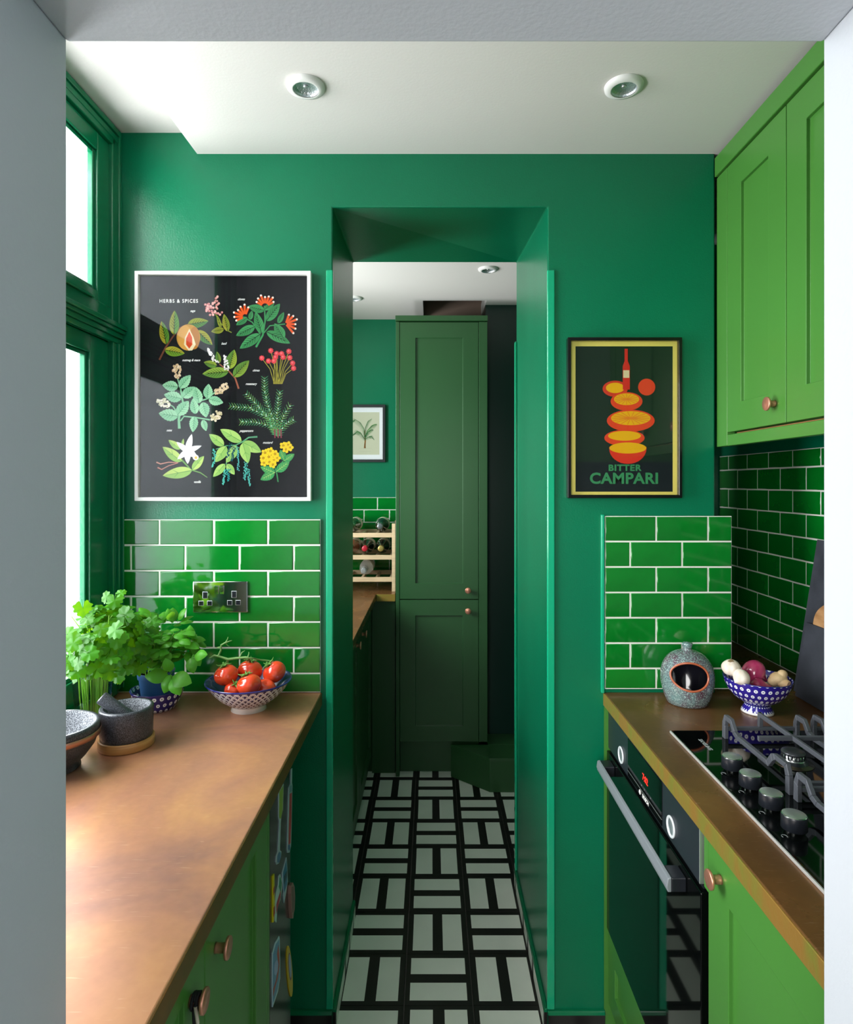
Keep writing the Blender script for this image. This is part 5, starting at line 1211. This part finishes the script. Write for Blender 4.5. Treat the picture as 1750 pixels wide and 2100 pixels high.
def bulb(name, c, r, axis, label, cat, m, lob=6, lobamp=0.06, neck=0.5, roots=True, gp='garlic and onions in the footed bowl'):
    t = thing(name, tuple(Vector(c)-Vector((0, 0, r))), label, cat, gp); ax3 = Vector(axis).normalized(); q = ax3.to_track_quat('Z', 'Y')
    mb = MB(); n, k = 36, 18; vs = []
    for i in range(k+1):
        th = PI*i/k; rr_ = math.sin(th)*(1-0.25*math.exp(-((th)/0.5)**2)); h = math.cos(th)*0.85
        if th < 0.7: h += neck*(0.7-th)**2*1.0
        for j in range(n):
            a = 2*PI*j/n; l = 1+lobamp*abs(math.cos(lob*a/2))*math.sin(th)-lobamp*0.5
            vs.append(Vector(c)+q @ (Vector((rr_*math.cos(a)*l, rr_*math.sin(a)*l, h))*r))
    fs = [(i*n+j, i*n+(j+1) % n, (i+1)*n+(j+1) % n, (i+1)*n+j) for i in range(k) for j in range(n)]
    mb.add(vs, fs, 0, True); mb.build('skin', m, t)
    if roots:
        b = MB(); r3 = random.Random(2)
        for i in range(26):
            a = r3.uniform(0, 6.28); w = r3.uniform(0, 0.28); p = Vector((math.cos(a)*w, math.sin(a)*w, -0.82)); b.tube([Vector(c)+q @ (p*r), Vector(c)+q @ ((p+Vector((r3.uniform(-0.1, 0.1), r3.uniform(-0.1, 0.1), -0.16)))*r)], [0.0012, 0.0004], 4)
        b.build('roots', GARR, t)
    return t
bulb('garlic_bulb', at(1500, 1369, 1.575), 0.0225, (0.2, 0.3, -1), 'white garlic bulb with its roots up at the left of the dotted bowl', 'garlic', GAR)
bulb('garlic_bulb', at(1521, 1389, 1.550), 0.0215, (-0.8, -0.2, -0.5), 'smooth white garlic bulb lying in front of the red onion', 'garlic', GAR, roots=False)
bulb('red_onion', at(1546, 1378, 1.605), 0.0315, (0.75, -0.2, -0.5), 'large shiny red onion on top of the footed bowl', 'onion', ONI, lobamp=0.0, neck=0.9, roots=False)
bulb('red_onion', at(1558, 1412, 1.565), 0.0255, (0.9, -0.3, 0.3), 'second red onion low in the bowl, only its top showing', 'onion', ONI, lobamp=0.0, neck=0.6, roots=False)
g = MB(); c0 = at(1597, 1392, 1.575)
g.sphere(c0, 0.019, 20, 12, 0, (1.15, 0.95, 0.9)); g.sphere(c0+Vector((0.008, -0.004, 0.013)), 0.012, 16, 10, 0, (1, 0.9, 0.9)); g.sphere(c0+Vector((-0.012, 0, -0.006)), 0.014, 16, 10, 0, (1, 1, 1))
g.tube([c0+Vector((0, -0.006, -0.006)), c0+Vector((0.012, -0.016, -0.010)), c0+Vector((0.015, -0.020, -0.011))], [0.012, 0.0125, 0.0115], 18, 0); g.lathe([(0.0002, 0), (0.0105, 0)], c0+Vector((0.0155, -0.0208, -0.0112)), 18, 1, 'Y')
go = g.build('ginger_root', [GIN, mat('ginger_cut', 'b9b3a6', 0.8)], origin=tuple(c0-Vector((0, 0, 0.018))), recalc=False); tag(go, 'knobbly beige ginger root with a pale cut end at the right of the bowl', 'ginger')
rmd = go.modifiers.new('remesh', 'REMESH'); rmd.mode = 'VOXEL'; rmd.voxel_size = 0.0012; rmd.use_smooth_shade = True
# slate boards leaning on the tiled wall
def board(y0, y1, h, x0, x1, th, name, label, mt, wood=None):
    t = thing(name, ((x0+x1)/2, (y0+y1)/2, ZW), label, 'board'); L_ = math.hypot(h, 0)
    def Q(y, z, w): k = z/h; return (x0+(x1-x0)*k-w, y, ZT+z+w*(x1-x0)/h)
    def slab(z0, z1, nm, m, ya=y0, yb=y1, bev=0.002):
        mb = MB(); mb.hexa([Q(ya, z0, th), Q(yb, z0, th), Q(yb, z0, 0), Q(ya, z0, 0), Q(ya, z1, th), Q(yb, z1, th), Q(yb, z1, 0), Q(ya, z1, 0)]); mb.build(nm, m, t, bevel=bev)
    if not wood: slab(0, h, 'slab', mt)
    else:
        slab(0, wood, 'slate_part', mt)
        ym = (y0+y1)/2-0.0; hw = (y1-y0)/2*0.78; pts = [(ym-hw, wood+0.0005), (ym+hw, wood+0.0005)]
        pts += [(ym+hw*math.cos(a), wood+0.012+(h-wood-0.012)*math.sin(a)) for a in [PI*i/20 for i in range(21)]]
        A = [Q(y, z, th) for y, z in pts]; B = [Q(y, z, 0) for y, z in pts]; n = len(A); mb = MB()
        mb.add(A+B, [tuple(range(n)), tuple(range(2*n-1, n-1, -1))]+[(i, i+n, (i+1) % n+n, (i+1) % n) for i in range(n)]); mb.build('wooden_end', MWOOD, t, bevel=0.0015)
    return t
board(1.44, 1.742, 0.42, 1.020, 1.086, 0.014, 'slate_board', 'tall dark slate board leaning against the tiled wall', SLATE)
board(1.43, 1.700, 0.275, 1.000, 1.042, 0.014, 'serving_board', 'lower slate board with rounded mango wood end leaning in front of the tall one', SLATE, wood=0.20)
